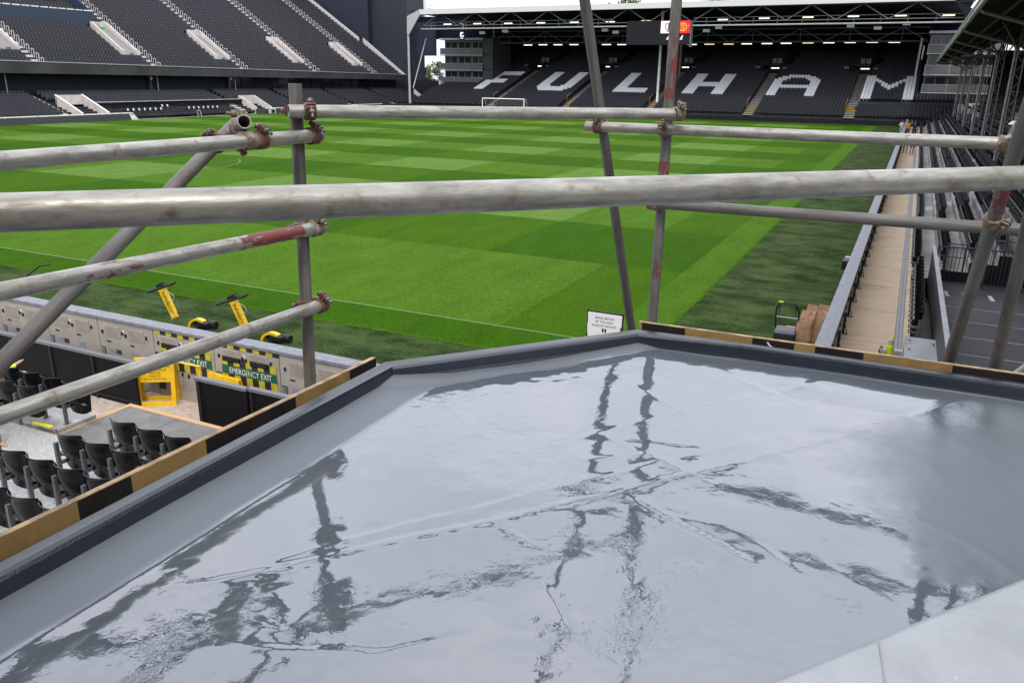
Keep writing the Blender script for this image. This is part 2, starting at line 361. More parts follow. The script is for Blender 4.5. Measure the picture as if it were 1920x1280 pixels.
# right-hand run, outer back towards +X
cap_l = 'putty grey back of an advertising board along the buff path'
yk = 11.5
first = None
while yk < 128.5:
    if yk < 45: c = copy_tree(cab0)
    else:
        if first is None:
            r0 = empty('advertising_board'); b = MB(); b.box(.01, CABW-.01, 0, .22, -.1, .93); b.build('cabinet', CAB, r0); b = MB(); b.box(0, CABW-.006, -.04, .27, .935, 1.); b.build('cap', CAP, r0); first = r0; c = r0
        else: c = copy_tree(first)
    nb = int(round((yk-11.5)/CABW)); tag(c, cap_l if nb > 19 else f'putty grey advertising board back on the buff path, {ORD[nb]} from the near end', 'advertising board', 'advertising boards along the buff path')
    c.rotation_euler.z = math.pi/2; c.location = (-.86, yk, 0); yk += CABW
br = MB(); 
yk = 12.
for i in range(70):
    b = MB(); b.box(-1.1, -.97, yk, yk+.05, .003, .02); b.box(-1.1, -1.05, yk, yk+.05, .03, .55); b.add([(-1.06, yk+.015, .3), (-.98, yk+.015, .02), (-1.0, yk+.015, .02), (-1.07, yk+.015, .3), (-1.06, yk+.035, .3), (-.98, yk+.035, .02), (-1.0, yk+.035, .02), (-1.07, yk+.035, .3)], [(0, 1, 2, 3), (7, 6, 5, 4), (0, 4, 5, 1), (2, 6, 7, 3)])
    if i == 0: b0 = b.build('wall_bracket', BLACK)
    else: b0 = o.copy(); C.objects.link(b0); b0.location.y = 1.7*i; b0.location.x = .25
    if i == 0: o = b0; o.location.x = .25
    tag(b0, 'black steel foot bracket holding the boards along the buff path' if i > 19 else f'black foot bracket of the boards on the buff path, {ORD[i]} from the near end', 'bracket', 'brackets of the boards along the buff path')

# ================================================================ FAR STAND (the lettered end)
RT = math.tan(R(16.5)); RD = .765; RR = RD*RT; Y0 = 131.0; Z0 = .9
def rz(Y): return Z0+RT*(Y-Y0)
fs_ = empty('grandstand', (-40, 131, 0)); tag(fs_, 'dark roofed end stand whose seats spell the club name in white', 'grandstand')
# terrace as steps
def steps(mb, x0, x1, Ya, n, za, d, r, mi=0, base=-.5):
    for k in range(n): mb.box(x0, x1, Ya+k*d, Ya+(k+1)*d+.001 if k < n-1 else Ya+(k+1)*d, base, za+k*r, mi)
NR = 43
def stepx(mb, a0, a1, n, pos0, z0, d, r, axis='Y', mi=0):
    for k in range(n):
        p = pos0+k*d; zt = z0+k*r
        if axis == 'Y':
            vs = [(a0, p, zt-r), (a1, p, zt-r), (a1, p, zt), (a0, p, zt), (a1, p+d, zt), (a0, p+d, zt)]
        elif axis == 'X': vs = [(p, a0, zt-r), (p, a1, zt-r), (p, a1, zt), (p, a0, zt), (p+d, a1, zt), (p+d, a0, zt)]
        else: vs = [(-p, a0, zt-r), (-p, a1, zt-r), (-p, a1, zt), (-p, a0, zt), (-p-d, a1, zt), (-p-d, a0, zt)]
        mb.add(vs, [(0, 1, 2, 3), (3, 2, 4, 5)], mi)
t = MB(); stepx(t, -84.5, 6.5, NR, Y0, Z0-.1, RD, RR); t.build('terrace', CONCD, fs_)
t = MB(); t.box(-90, 1.5, 129.75, 129.95, -.5, .62); t.build('front_wall', DARK, fs_)
aisles = [-68.1, -53.9, -39.2, -23.4, -8.9]
AIS = mat('worn aisle steps', (.20, .195, .18), .8, col2=(.3, .29, .27), scale=2, stretch=(1, 3, 1))
AISY = mat('ochre aisle step', (.42, .24, .04), .8)
for n_, x in enumerate(aisles):
    a = MB()
    for k in range(28):
        for h in (0, 1):
            mi = 1 if (k in (4, 5) or k in (17,)) and n_ > -1 else 0
            if k in (0, 1) and n_ > 2: mi = 2
            a.box(x-.7, x+.7, Y0+k*RD+h*RD/2, Y0+k*RD+(h+1)*RD/2, Z0-.3+k*RR, Z0-.1+k*RR+.01+h*RR/2, mi)
    a.build('aisle', [AIS, AISY, colmat(150, 140, 115, .8)], fs_)
    a = MB()
    for k in range(31, 42): a.box(x+1.2, x+2.5, Y0+k*RD, Y0+(k+1)*RD, Z0+k*RR-.3, Z0-.08+k*RR)
    a.build('upper_aisle', MGREY, fs_)
    # vomitory: dark portal, two small signs, a lamp
    vz = rz(152.6); v = MB(); v.box(x-1.9, x+1.2, 152.2, 155.6, vz-.6, vz+.2); v.box(x-1.9, x-1.6, 151.2, 155.6, vz-.3, vz+1.2); v.box(x+.9, x+1.15, 152.2, 155.6, vz-.3, vz+1.2)
    v.build('exit_tunnel', DARK, fs_)
    v = MB()
    for dx in (-.55, .35): v.box(x+dx-.35, x+dx+.35, 155.5, 155.56, vz+1.5, vz+2.3)
    v.box(x+1.3, x+2.1, 152.4, 152.45, vz+.55, vz+.8); v.box(x-3.2, x-2.4, 152.4, 152.45, vz+.6, vz+.95)
    v.build('exit_sign', MGREY, fs_)
    v = MB()
    v.box(x-.6, x+.2, 153, 153.06, vz+.55, vz+.72)
    if n_ > 1: v.box(x+.28, x+.75, 153, 153.06, vz+.55, vz+.72)
    v.build('exit_lamp', LAMP, fs_)
    v = MB(); v.path([(x-.72, Y0+3.2, rz(Y0+3.2)), (x-.72, Y0+3.2, rz(Y0+3.2)+1), (x-.72, Y0+5, rz(Y0+5)+1)], .03, 6); v.build('handrail', AISY, fs_)
# seats
GLY = {'F': (-75.25, ["111111111111"]*3+["1111........"]*3+["111111111..."]*3+["1111........"]*5),
       'U': (-63.2, ["1111......1111"]*10+["11111....11111", "11111111111111", ".111111111111.", "..1111111111.."]),
       'L': (-48.25, ["1111........"]*11+["111111111111"]*3),
       'H': (-35.65, ["1111......1111"]*6+["11111111111111"]*3+["1111......1111"]*5),
       'A': (-22.0, ["....7777777....".replace('7', '1'), "..11111111111..", ".1111.....1111.", "1111.......1111", "111.........111", "111.........111", "111.........111", "111111111111111", "111111111111111", "111.........111", "111.........111", "111.........111", "111.........111", "111.........111"]),
       'M': (-8.05, ["111.........111"]*2+["1111.......1111", "11111.....11111", "111.11...11.111", "111..11.11..111", "111..11111..111", "111...111...111", "111....1....111"]+["111.........111"]*5)}
SW = .488
colr = {}
for ch, (x0, rows) in GLY.items():
    for r_, row in enumerate(rows):
        for c_, q in enumerate(row):
            if q == '1': colr[(ch, 13-r_, c_)] = 1
black, white = [], []
for k in range(NR-1):
    Yk = Y0+k*RD+.35; zk = Z0-.1+k*RR
    n = int((6+84)/SW)
    for i in range(n):
        x = -84.+i*SW
        if x < -84.3+max(0, (k-2))*0.0: continue
        if x < -83.8 and k > 10: continue
        if k > 14 and x < -76.5: continue
        if k > 13 and x > -.2: continue
        if any(abs(x-a) < .72+.2 for a in aisles) and k < 28: continue
        if 26 < k < 32 and any(-2.1 < x-a < 1.3 for a in aisles): continue
        if k > 31 and any(1.0 < x-a < 2.7 for a in aisles): continue
        if k in (6, 7, 8, 9) and x > -7.9: continue
        wh = False
        for ch, (xg, rows) in GLY.items():
            ci = int(math.floor((x-xg)/SW+.25)); ri = 13-(k-10)
            if 0 <= ci < len(rows[0]) and 0 <= ri < 14 and rows[ri][ci] == '1': wh = True
        (white if wh else black).append((x, Yk, zk))
sv_, sf_, sm_ = seat_shape('-Y')
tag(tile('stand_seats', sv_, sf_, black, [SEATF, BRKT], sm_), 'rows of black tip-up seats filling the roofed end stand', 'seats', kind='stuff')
tag(tile('lettering_seats', sv_, sf_, white, [SEATW, SEATW], sm_), 'white seats in the end stand spelling FULHAM', 'seats', kind='stuff')
# dark green disabled platform in front of the last letter
p = MB(); p.box(-8.1, 5.4, 135.3, 138.2, 1.2, 3.0, 0); p.box(-8.4, 5.4, 135.1, 135.3, 1.3, 2.3, 1); p.build('viewing_platform', [mat('bottle green panel', (.012, .022, .016), .4), BLACK], fs_)
# roof
YF = 130.0; FB = [ony(787, 27.5, YF), ony(1500, 6.5, YF), ony(1793, .8, YF)]
zf0, zf1 = FB[0].z, FB[2].z; xl, xr = FB[0].x, FB[2].x; zt0 = zf0+.82
r_ = MB(); r_.hexa([(xl, YF, zf0), (xr, YF, zf1), (xr, YF+.15, zf1), (xl, YF+.15, zf0), (xl, YF, zt0), (xr, YF, zf1+.82), (xr, YF+.15, zf1+.82), (xl, YF+.15, zt0)])
r_.build('roof_fascia', mat('off white fascia', (.62, .61, .58), .5), fs_)
r_ = MB(); cpts = [ony(787, 17.5, YF), ony(787, 28, YF), ony(766, 66, YF), ony(763, 62, YF), ony(763, 31, YF)]; r_.plate(cpts, (0, .25, 0)); r_.build('roof_end_panel', LGREY, fs_)
p1 = ony(1793, 1, YF); p2 = ony(1828, 18, YF)
r_ = MB(); YB = 166
r_.hexa([(xl-2, YF+.15, zf0+.3), (p2.x, YF+.15, zf1+.3), (p2.x, YB, zf1+.1), (xl-2, YB, zf0+.1), (xl-2, YF+.15, zf0+.7), (p2.x-1.5, YF+.15, zf1+.7), (p2.x-1.5, YB, zf1+.5), (xl-2, YB, zf0+.5)])
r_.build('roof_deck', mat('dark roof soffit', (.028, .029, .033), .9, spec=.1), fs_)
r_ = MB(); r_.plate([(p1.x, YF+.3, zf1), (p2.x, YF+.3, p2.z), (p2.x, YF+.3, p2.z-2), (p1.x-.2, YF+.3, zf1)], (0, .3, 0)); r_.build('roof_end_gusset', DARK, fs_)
r_ = MB(); r_.box(-84.5, 6.5, YB, YB+.3, 0, 17); r_.box(-76.9, -76.6, 150, YB, 5, 16.); r_.box(-.1, .15, 147, YB, 5, 16.); r_.box(-98, -76.9, 153, 153.3, ony(840, 74, 153).z, 17.4); r_.build('back_wall', mat('shadow navy wall', (.008, .009, .018), .9, spec=.1), fs_)  # last box: dark plane added for the roof's shaded underside
def truss(Y, zb, zt, x0, x1, step, name, rad=.09, X=False, m=MGREY, rb=.14):
    b = MB(); b.tube((x0, Y, zb), (x1, Y, zb), rb, seg=6); b.tube((x0, Y, zt), (x1, Y, zt), rad, seg=6)
    n = int((x1-x0)/step); up = True; x = x0
    for i in range(n):
        xa = x0+i*step; b.tube((xa, Y, zb), (xa+step/2, Y, zt), rad, seg=5); b.tube((xa+step/2, Y, zt), (xa+step, Y, zb), rad, seg=5)
        if X: b.tube((xa+step/2, Y, zt), (xa+step/2, Y, zb), rad*.8, seg=5)
    return b.build(name, m, fs_)
zA = ony(1500, 38, 131).z; truss(131.2, zA, zf0+.25, xl, p2.x, 6.9, 'front_truss', .075, m=MGREY, rb=.06)
zc = ony(1400, 47, 131.5).z; b = MB(); b.tube((ony(790, 57, 131.5).x, 131.5, zc), (ony(1178, 52, 131.5).x, 131.5, zc), .13, seg=8); b.tube((ony(1298, 50, 131.5).x, 131.5, zc), (4, 131.5, zc), .13, seg=8)
for i in range(24):
    x = -80+i*3.5
    if -45.5 < x < -33: continue
    b.tube((x, 131.6, zc), (x, 131.6, zc+1.1), .03, seg=4)
b.tube((-80, 131.6, zc+1.1), (-46, 131.6, zc+1.1), .03, seg=4); b.tube((-33, 131.6, zc+1.1), (4, 131.6, zc+1.1), .03, seg=4)
b.build('catwalk', LGREY, fs_)
zt2 = ony(1400, 55, 147).z; zb2 = ony(1400, 79, 147).z; zm2 = ony(1400, 66, 147).z
truss(147, zb2, zt2, -76, 0, 7.6, 'rear_truss', .09, X=True, m=mat('truss paint', (.10, .105, .11), .5), rb=.15)
b = MB(); b.tube((-76, 147, zm2), (0, 147, zm2), .07, seg=6); b.build('truss_rail', MGREY, fs_)
for i in range(12):
    pass
# roof posts
b = MB(); pa, pb = ony(765.5, 60, 130.4), ony(770.5, 152, 130.4); b.tube((pa.x, 130.4, 1), (pa.x, 130.4, pa.z+1), .22, seg=10); b.build('roof_post', LGREY, fs_)
b = MB(); pa = ony(1239, 84, 135.9); b.tube((pa.x, 135.9, 2.2), (pa.x, 135.9, zf0+.2), .21, seg=10); b.build('roof_post', WHITE, fs_)
b = MB(); pa = ony(1278, 75, 149); b.tube((pa.x, 149, 6), (pa.x, 149, zf0+.2), .25, seg=10); b.build('roof_post', MGREY, fs_)
b = MB(); pa = ony(926, 80, 147); b.tube((pa.x, 147, 5.4), (pa.x, 147, zf0), .2, seg=8); pa = ony(945, 84, 155); b.tube((pa.x, 155, 6.5), (pa.x, 155, zf0), .16, seg=8); b.build('roof_post', MGREY, fs_)
b = MB(); b.tube(ony(799, 72, 134), ony(775, 165, 131.2), .11, seg=8); b.build('roof_strut', LGREY, fs_)
b = MB(); pa = ony(1729, 72, 143); pb = ony(1716, 143, 143); b.tube(pa, pb, .17, seg=8); pa = ony(1733, 86, 143); b.tube(pa, ony(1728, 112, 143), .1, seg=6, mi=1); b.build('edge_post', [LGREY, WHITE], fs_)
b = MB()
for px, py in ((905, 62), (948, 59), (1135, 57), (1155, 61), (1250, 55), (1325, 58), (1348, 52), (1595, 49), (1646, 53), (1700, 45)):
    q = ony(px, py, 133); b.box(q.x-.5, q.x+.5, 132.7, 133.2, q.z-.22, q.z+.22)
b.build('loudspeaker', LGREY, fs_)
def lamp(px, py, Y, wd, m, lab, grp):
    q = ony(px, py, Y); e = empty('strip_light', q); b = MB(); b.box(q.x-wd/2, q.x+wd/2, Y-.08, Y+.08, q.z-.06, q.z+.08); b.build('lamp_tube', m, e)
    b = MB(); b.box(q.x-wd/2-.05, q.x+wd/2+.05, Y-.14, Y+.14, q.z+.105, q.z+.2); b.tube((q.x, Y, q.z+.2), (q.x, Y, q.z+.9), .02, seg=4); b.build('housing', DGREY, e)
    tag(e, lab, 'light', grp)
for px, py in ((839, 46), (895, 45), (953, 44.5), (1014, 43.5), (1077, 42.5), (1144, 41.5), (1211, 40), (1355, 37.5), (1433, 35), (1515, 33), (1600, 31.3), (1689, 30), (1779, 29.3)):
    NL = globals().get('NL', -1)+1; lamp(px, py, 132.4, 1.5, LAMP, f'glowing strip light, {ORD[NL]} from the left in the row under the white roof edge', 'strip lights along the front truss')
for i, (px, py) in enumerate(((990, 85), (1018, 84.5), (1046, 84.5), (1076, 84.3), (1137, 84.2), (1166, 84.2), (1199, 84), (1233, 84), (1297, 84), (1330, 83.5), (1366, 83.3), (1400, 82.8), (1438, 82.3), (1474, 81.8), (1515, 81.2), (1554, 80.7), (1594, 80.2), (1635, 79.8), (1677, 79.8))):
    lamp(px, py, 148.6, 1.7, LAMPO if i in (9, 10, 14) else LAMP, f'glowing strip light, {ORD[i]} from the left in the row above the lettered seats', 'strip lights along the rear truss')
# scoreboard
ys_ = 130.8; q0 = ony(1176, 40, ys_); q1 = ony(1292, 84, ys_)
sbd = empty('scoreboard', (q0.x, ys_, q1.z)); tag(sbd, 'dark scoreboard box hung under the stand roof with pink and red screens', 'scoreboard')
b = MB(); b.box(q0.x, q1.x, ys_, ys_+1.2, q1.z, q0.z); b.build('casing', mat('scoreboard casing', (.016, .016, .02), .7, spec=.15), sbd)
def screen(pa, pb, col, name):
    a = ony(*pa, ys_-.15); c = ony(*pb, ys_-.15); b = MB(); b.box(a.x, c.x, ys_-.15, ys_-.01, c.z, a.z); b.build(name, mat(name+' light', col, .4, emit=.85), sbd); return a, c
a, c = screen((1240, 40), (1266, 62.5), (.9, .66, .82), 'pink_screen'); a2, c2 = screen((1266.5, 39.5), (1292.5, 62.5), (.85, .005, .02), 'red_screen')
b = MB(); cx, cz = (a.x+c.x)/2+.15, (a.z+c.z)/2; yb = ys_-.16
def shield(cx, cz, s, mi): b.add([(cx-s, yb, cz+s), (cx+s, yb, cz+s), (cx+s, yb, cz-.3*s), (cx+.5*s, yb, cz-s), (cx, yb, cz-1.25*s), (cx-.5*s, yb, cz-s), (cx-s, yb, cz-.3*s)], [tuple(range(7))], mi)
shield(cx, cz, .62, 0); yb -= .01; shield(cx+.05, cz, .5, 1); yb -= .01
b.add([(cx-.18, yb, cz+.5), (cx+.2, yb, cz+.5), (cx+.2, yb, cz-.5), (cx-.18, yb, cz-.5)], [(0, 1, 2, 3)], 0); yb -= .01
text_mb(b, 'F F C', .34, (cx+.05, yb, cz-.12), (1, 0, 0), (0, 0, 1), 2, sx=.7)
cx2 = (a2.x+c2.x)/2+.1
for i in range(24):
    t0, t1 = 2*math.pi*i/24, 2*math.pi*(i+1)/24
    b.add([(cx2+q*math.cos(t), yb, cz+q*math.sin(t)) for t in (t0, t1) for q in (.5, .62)], [(0, 1, 3, 2)], 3)
    b.add([(cx2+q*math.cos(t), yb, cz+1.4*q*math.sin(t)) for t in (t0, t1) for q in (.16, .25)], [(0, 1, 3, 2)], 3)
b.add([(cx2+.75, yb, cz+.15), (cx2+1.0, yb, cz+.3), (cx2+.9, yb, cz+.05)], [(0, 1, 2)], 3)
b.build('club_crests', [mat('crest black', (.02, .015, .03), .5), mat('crest white', (.9, .85, .88), .5, emit=.6), mat('crest red', (.5, .01, .03), .5), mat('crest gold', (.95, .4, .02), .5, emit=.6)], sbd)
b = MB()
for px in (1252, 1277):
    q = ony(px, 71, ys_-.05); b.add([(q.x-.25, q.y, q.z-.3), (q.x+.2, q.y, q.z-.3), (q.x+.3, q.y, q.z+.35), (q.x+.1, q.y, q.z+.35)], [(0, 1, 2, 3)])
b.build('score_digits', WHITE, sbd)
b = MB(); b.box(c2.x+.1, c2.x+.2, ys_, ys_+1.2, c2.z-2, a2.z); b.build('edge_frame', MGREY, sbd)
ck = empty('hanging_clock', ony(866, 66, 132)); q = ck.location
b = MB()
for px, py, w_, h_ in ((866, 62, .5, .22), (864, 66, .2, .6), (868, 68, .25, .2), (866, 72, .45, .12), (865, 45, .12, .12), (869, 46, .12, .12), (868, 51, .12, .12)):
    a = ony(px, py, 132); b.box(a.x-w_/2, a.x+w_/2, 131.95, 132.05, a.z-h_/2, a.z+h_/2)
b.build('lit_digits', mat('lit white digits', (.9, .9, .95), .5, emit=.8), ck); tag(ck, 'small lit white digits hanging under the left end of the roof', 'clock')
b = MB(); a = ony(866, 58, 132.1); b.box(a.x-.5, a.x+.5, 132.08, 132.25, a.z-1.9, a.z+1.9); b.build('clock_case', BLACK, ck)
# goal
gl = ony(904.5, 184.5, 122.9); gr = ony(982.5, 186.3, 122.9)
go = empty('goal', (gl.x, 122.9, 0)); tag(go, 'white football goal with net in front of the lettered stand', 'goal')
b = MB(); b.path([(gl.x, 122.9, 0), (gl.x, 122.9, 2.44), (gr.x, 122.9, 2.44), (gr.x, 122.9, 0)], .075, 8); b.build('goal_frame', mat('goal white', (.85, .85, .85), .4), go)
b = MB(); yb = 124.9
for x in (gl.x, gr.x): b.path([(x, 122.9, 2.44), (x, 123.6, 2.42), (x, yb, .05)], .03, 5)
b.tube((gl.x, yb, .05), (gr.x, yb, .05), .035, seg=5); b.build('net_stays', WHITE, go)
b = MB()
for i in range(1, 30): x = gl.x+(gr.x-gl.x)*i/30; b.path([(x, 122.95, 2.42), (x, 123.6, 2.38), (x, yb, .05)], .008, 3)
for i in range(1, 12): t0 = i/12; b.tube((gl.x, 123.6+(yb-123.6)*t0, 2.38-2.33*t0), (gr.x, 123.6+(yb-123.6)*t0, 2.38-2.33*t0), .008, seg=3)
b.build('net', LGREY, go)

# corner blocks with balconies
def corner_block(name, label, x0, x1, Y, zs, depth, bays, side=None, rm=LGREY):
    e = empty(name, (x0, Y, zs[0])); tag(e, label, 'building')
    b = MB(); b.box(x0+.1, x1, Y+1.6, Y+depth, zs[0]-1.5, zs[-1]+.1); b.build('wall', mat('block wall', (.11, .11, .115), .7), e)
    bw = (x1-x0)/bays
    for i in range(len(zs)-1):
        z0, z1 = zs[i], zs[i+1]; h = z1-z0
        s = MB(); s.box(x0-.1, x1+.1, Y-.1, Y+1.7, z0-.16, z0+.02); s.build('balcony_slab', rm, e)
        s = MB(); s.box(x0, x1, Y-.06, Y-.03, z0+.08, z0+h*.42); s.build('balcony_panel', mat('perforated grey panel', (.10, .10, .103), .5, col2=(.14, .14, .14), scale=8), e)
        s = MB(); s.box(x0-.05, x1+.05, Y-.1, Y, z0+h*.42, z0+h*.42+.06)
        for k in range(bays+1): s.tube((x0+k*bw, Y-.08, z0), (x0+k*bw, Y-.08, z0+h*.46), .05, seg=5)
        s.build('balcony_rail', rm, e)
        for k in range(bays):
            wn = MB(); wn.box(x0+k*bw+.15, x0+(k+1)*bw-.1, Y+1.5, Y+1.56, z0+.1, z0+h*.86, 0)
            for q in (.15, bw/2, bw-.16): wn.box(x0+k*bw+q, x0+k*bw+q+.08, Y+1.44, Y+1.5, z0+.1, z0+h*.86, 1)
            wn.box(x0+k*bw+.1, x0+(k+1)*bw-.05, Y+1.42, Y+1.5, z0+h*.86, z0+h*.92, 1)
            wn.build('window', [GLASS, rm], e)
    if side:
        s = MB(); s.box(x1, x1+side, Y+.2, Y+depth, zs[0]-1, zs[-1]+.2); 
        s.build('side_tower', mat('side tower cladding', (.055, .057, .06), .7), e)
        s = MB(); 
        for z in zs[:-1]: s.box(x1, x1+side, Y+.15, Y+.2, z-.05, z+.08)
        s.build('tower_joint', DARK, e)
    s = MB(); s.box(x0-.2, x1+.2, Y-.2, Y+depth, zs[-1]-.05, zs[-1]+.3); s.build('roof', rm, e)
    return e
ql = ony(822, 155, 144).z
corner_block('balcony_block', 'grey three storey balcony block in the left corner under the roof', ony(826, 100, 144).x, ony(904, 100, 144).x, 144, [ql, ony(860, 131, 144).z, ony(860, 103, 144).z, ony(860, 75, 144).z], 8, 3, side=2.2)
qr = ony(1790, 174, 141).z
corner_block('balcony_block', 'grey balcony block in the right corner behind the roof columns', ony(1729, 160, 141).x, ony(1868, 160, 141).x, 141, [qr, ony(1790, 140, 141).z, ony(1790, 100, 141).z, ony(1790, 62, 141).z], 8, 3)

# ================================================================ RIVERSIDE STAND (left)
rv = empty('grandstand', (-96, 100, 0)); tag(rv, 'two tier grey seated stand along the left touchline', 'grandstand')
ULD, ULR = .80, .80*math.tan(R(33)); XF = -96.0
YA, YZ = 30., 147.5
def shear(Y): return -.0104*(Y-60)
ZU = 6.92-.55                                # upper tier floor at the fascia
LLD, LLR, XW, ZW = .78, .26, -90.6, .55
NU = 36
# lower tier
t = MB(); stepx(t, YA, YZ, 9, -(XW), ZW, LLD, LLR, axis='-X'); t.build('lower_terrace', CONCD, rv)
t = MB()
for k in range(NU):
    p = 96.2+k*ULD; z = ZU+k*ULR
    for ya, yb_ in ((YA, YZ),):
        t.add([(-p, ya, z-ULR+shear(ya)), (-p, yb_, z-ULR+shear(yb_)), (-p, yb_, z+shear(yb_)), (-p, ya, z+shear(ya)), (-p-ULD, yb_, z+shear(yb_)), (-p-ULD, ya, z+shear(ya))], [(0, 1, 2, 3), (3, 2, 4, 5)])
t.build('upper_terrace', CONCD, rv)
ya, yb_ = YA, YZ+.3
def sh8(x0, x1, y0, y1, z0, z1): return [(x0, y0, z0+shear(y0)), (x1, y0, z0+shear(y0)), (x1, y1, z0+shear(y1)), (x0, y1, z0+shear(y1)), (x0, y0, z1+shear(y0)), (x1, y0, z1+shear(y0)), (x1, y1, z1+shear(y1)), (x0, y1, z1+shear(y1))]
t = MB()
t.hexa([(XF-.1, ya, 5.68), (XF, ya, 5.68), (XF, yb_, 4.98), (XF-.1, yb_, 4.98), (XF-.1, ya, 6.86+shear(ya)), (XF, ya, 6.86+shear(ya)), (XF, yb_, 6.86+shear(yb_)), (XF-.1, yb_, 6.86+shear(yb_))]); t.build('fascia', FASC, rv)
t = MB(); t.hexa(sh8(XF-.2, XF+.06, ya, yb_, 6.865, 6.95)); t.build('fascia_cap', LGREY, rv)
t = MB(); t.hexa([(-108, ya, 5.9), (XF-.15, ya, 5.66), (XF-.15, yb_, 4.96), (-108, yb_, 5.3), (-108, ya, 6.1), (XF-.15, ya, 5.72), (XF-.15, yb_, 5.02), (-108, yb_, 5.5)]); t.build('soffit', DARK, rv)
t = MB(); t.box(-98.3, -98.1, YA, 100, 2.5, 5.6); t.build('lower_back_wall', mat('dark blue back wall', (.012, .015, .020), .7, spec=.2), rv)
t = MB(); t.box(-98.6, -98.5, 100, YZ, 2.5, 5.4); t.build('lounge_glazing', GLASS, rv)
t = MB()
for i in range(17): t.box(-98.5, -98.42, 100+i*2.9, 100.12+i*2.9, 2.9, 5.1)
t.build('glazing_frame', DARK, rv)
for Yc in (62.5, 84.5, 99.5):
    c = MB(); c.tube((-97.6, Yc, 2.6), (-97.6, Yc, 5.5), .22, seg=10, mi=0); c.tube((-97.3, Yc+1, 2.6), (-97.3, Yc+1, 5.5), .06, seg=6, mi=1); c.build('column', [DGREY, LGREY], rv)
    c = MB(); c.tube((-96.9, Yc-.6, 5.2), (-96.5, Yc-.7, 4.95), .14, .2, seg=8); c.build('floodlamp', mat('tan lamp housing', (.42, .3, .14), .5), rv)
# front wall (broken by the team tunnel and the technical area)
t = MB(); t.box(-90.25, -90., YA, 74.6, -.2, .78); t.box(-90.25, -90., 97., YZ, -.2, .7); t.build('front_wall', mat('charcoal board wall', (.05, .05, .055), .6), rv)
t = MB(); t.box(-90.28, -89.97, YA, 74.6, .785, .9)
for a_, b_ in ((99, 103), (107, 118), (121, 130)): t.box(-90.28, -89.97, a_, b_, .71, .82)
t.build('wall_coping', WHITE, rv)
t = MB(); t.plate([(-90., 74.6, -.1), (-90., 74.6, .9), (-90., 75.4, .0)], (-.1, 0, 0)); t.hexa([(-90.2, 74.4, -.1), (-89.95, 74.4, -.1), (-89.95, 74.9, -.1), (-90.2, 74.9, -.1), (-90.2, 74.0, .9), (-89.95, 74.0, .9), (-89.95, 74.3, .9), (-90.2, 74.3, .9)]); t.build('wall_end', WHITE, rv)
# tunnel side walls
def twall(Ya, x0, x1, z0, z1): 
    t = MB(); t.plate([(x0, Ya, -.1), (x1, Ya, -.1), (x1, Ya, z1), (x0, Ya, z0)], (0, .18, 0)); return t.build('tunnel_wall', PINKW, rv)
twall(67.6, -90.3, -94.6, .95, 3.0); twall(71.2, -90.3, -94.6, .95, 3.0); 
t = MB(); t.box(-94.7, -94.5, 67.6, 71.3, 0, 3.0); t.build('tunnel_wall', PINKW, rv)
t = MB()
for Ya in (67.55, 71.15): t.hexa([(-90.2, Ya, .95), (-90.2, Ya+.25, .95), (-94.7, Ya+.25, 3.0), (-94.7, Ya, 3.0), (-90.2, Ya, 1.03), (-90.2, Ya+.25, 1.03), (-94.7, Ya+.25, 3.08), (-94.7, Ya, 3.08)])
t.build('tunnel_coping', WHITE, rv)
twall(97.2, -90.3, -93.6, .95, 2.6); twall(100.4, -90.3, -93.6, .95, 2.6)
t = MB(); t.box(-93.8, -93.6, 97.2, 100.5, 0, 2.6); t.build('tunnel_wall', PINKW, rv)
t = MB(); t.box(-93.3, -93.1, 74.5, 97.2, 0, 2.05); t.box(-93.34, -92.9, 71.3, 97.2, 2.06, 2.15, 1); t.box(-93.3, -90.2, 74.6, 97.2, -.1, .02, 2); t.build('dugout_wall', [DARK, LGREY, CONC], rv)
# end walls of the stand
def endpar(Y, x0, z0, x1, z1, h, nm, m=WHITE, thick=.25, h0=None):
    t = MB(); t.hexa([(x0, Y, z0-.3), (x1, Y, z1-.3), (x1, Y+thick, z1-.3), (x0, Y+thick, z0-.3), (x0, Y, z0+(h0 or h)), (x1, Y, z1+h), (x1, Y+thick, z1+h), (x0, Y+thick, z0+(h0 or h))]); t.build(nm, m, rv)
zz = lambda x: ZU+(96.2+x)*-1*math.tan(R(33)) if False else ZU+((-x)-96.2)*math.tan(R(33))
endpar(147.55, -96.1, zz(-96.1)+shear(147.5), -106.5, zz(-106.5)+shear(147.5), 1.0, 'end_parapet', mat('pale parapet', (.5, .49, .46), .6), h0=.5)
endpar(146.1, -106.5, zz(-106.5)+shear(146), -122, zz(-122)+shear(146), 1.0, 'end_parapet', mat('pale parapet', (.5, .49, .46), .6))
endpar(147.5, -90.5, .2, -94.2, 2.6, .6, 'lower_end_parapet', mat('pale parapet', (.5, .49, .46), .6), h0=.4)
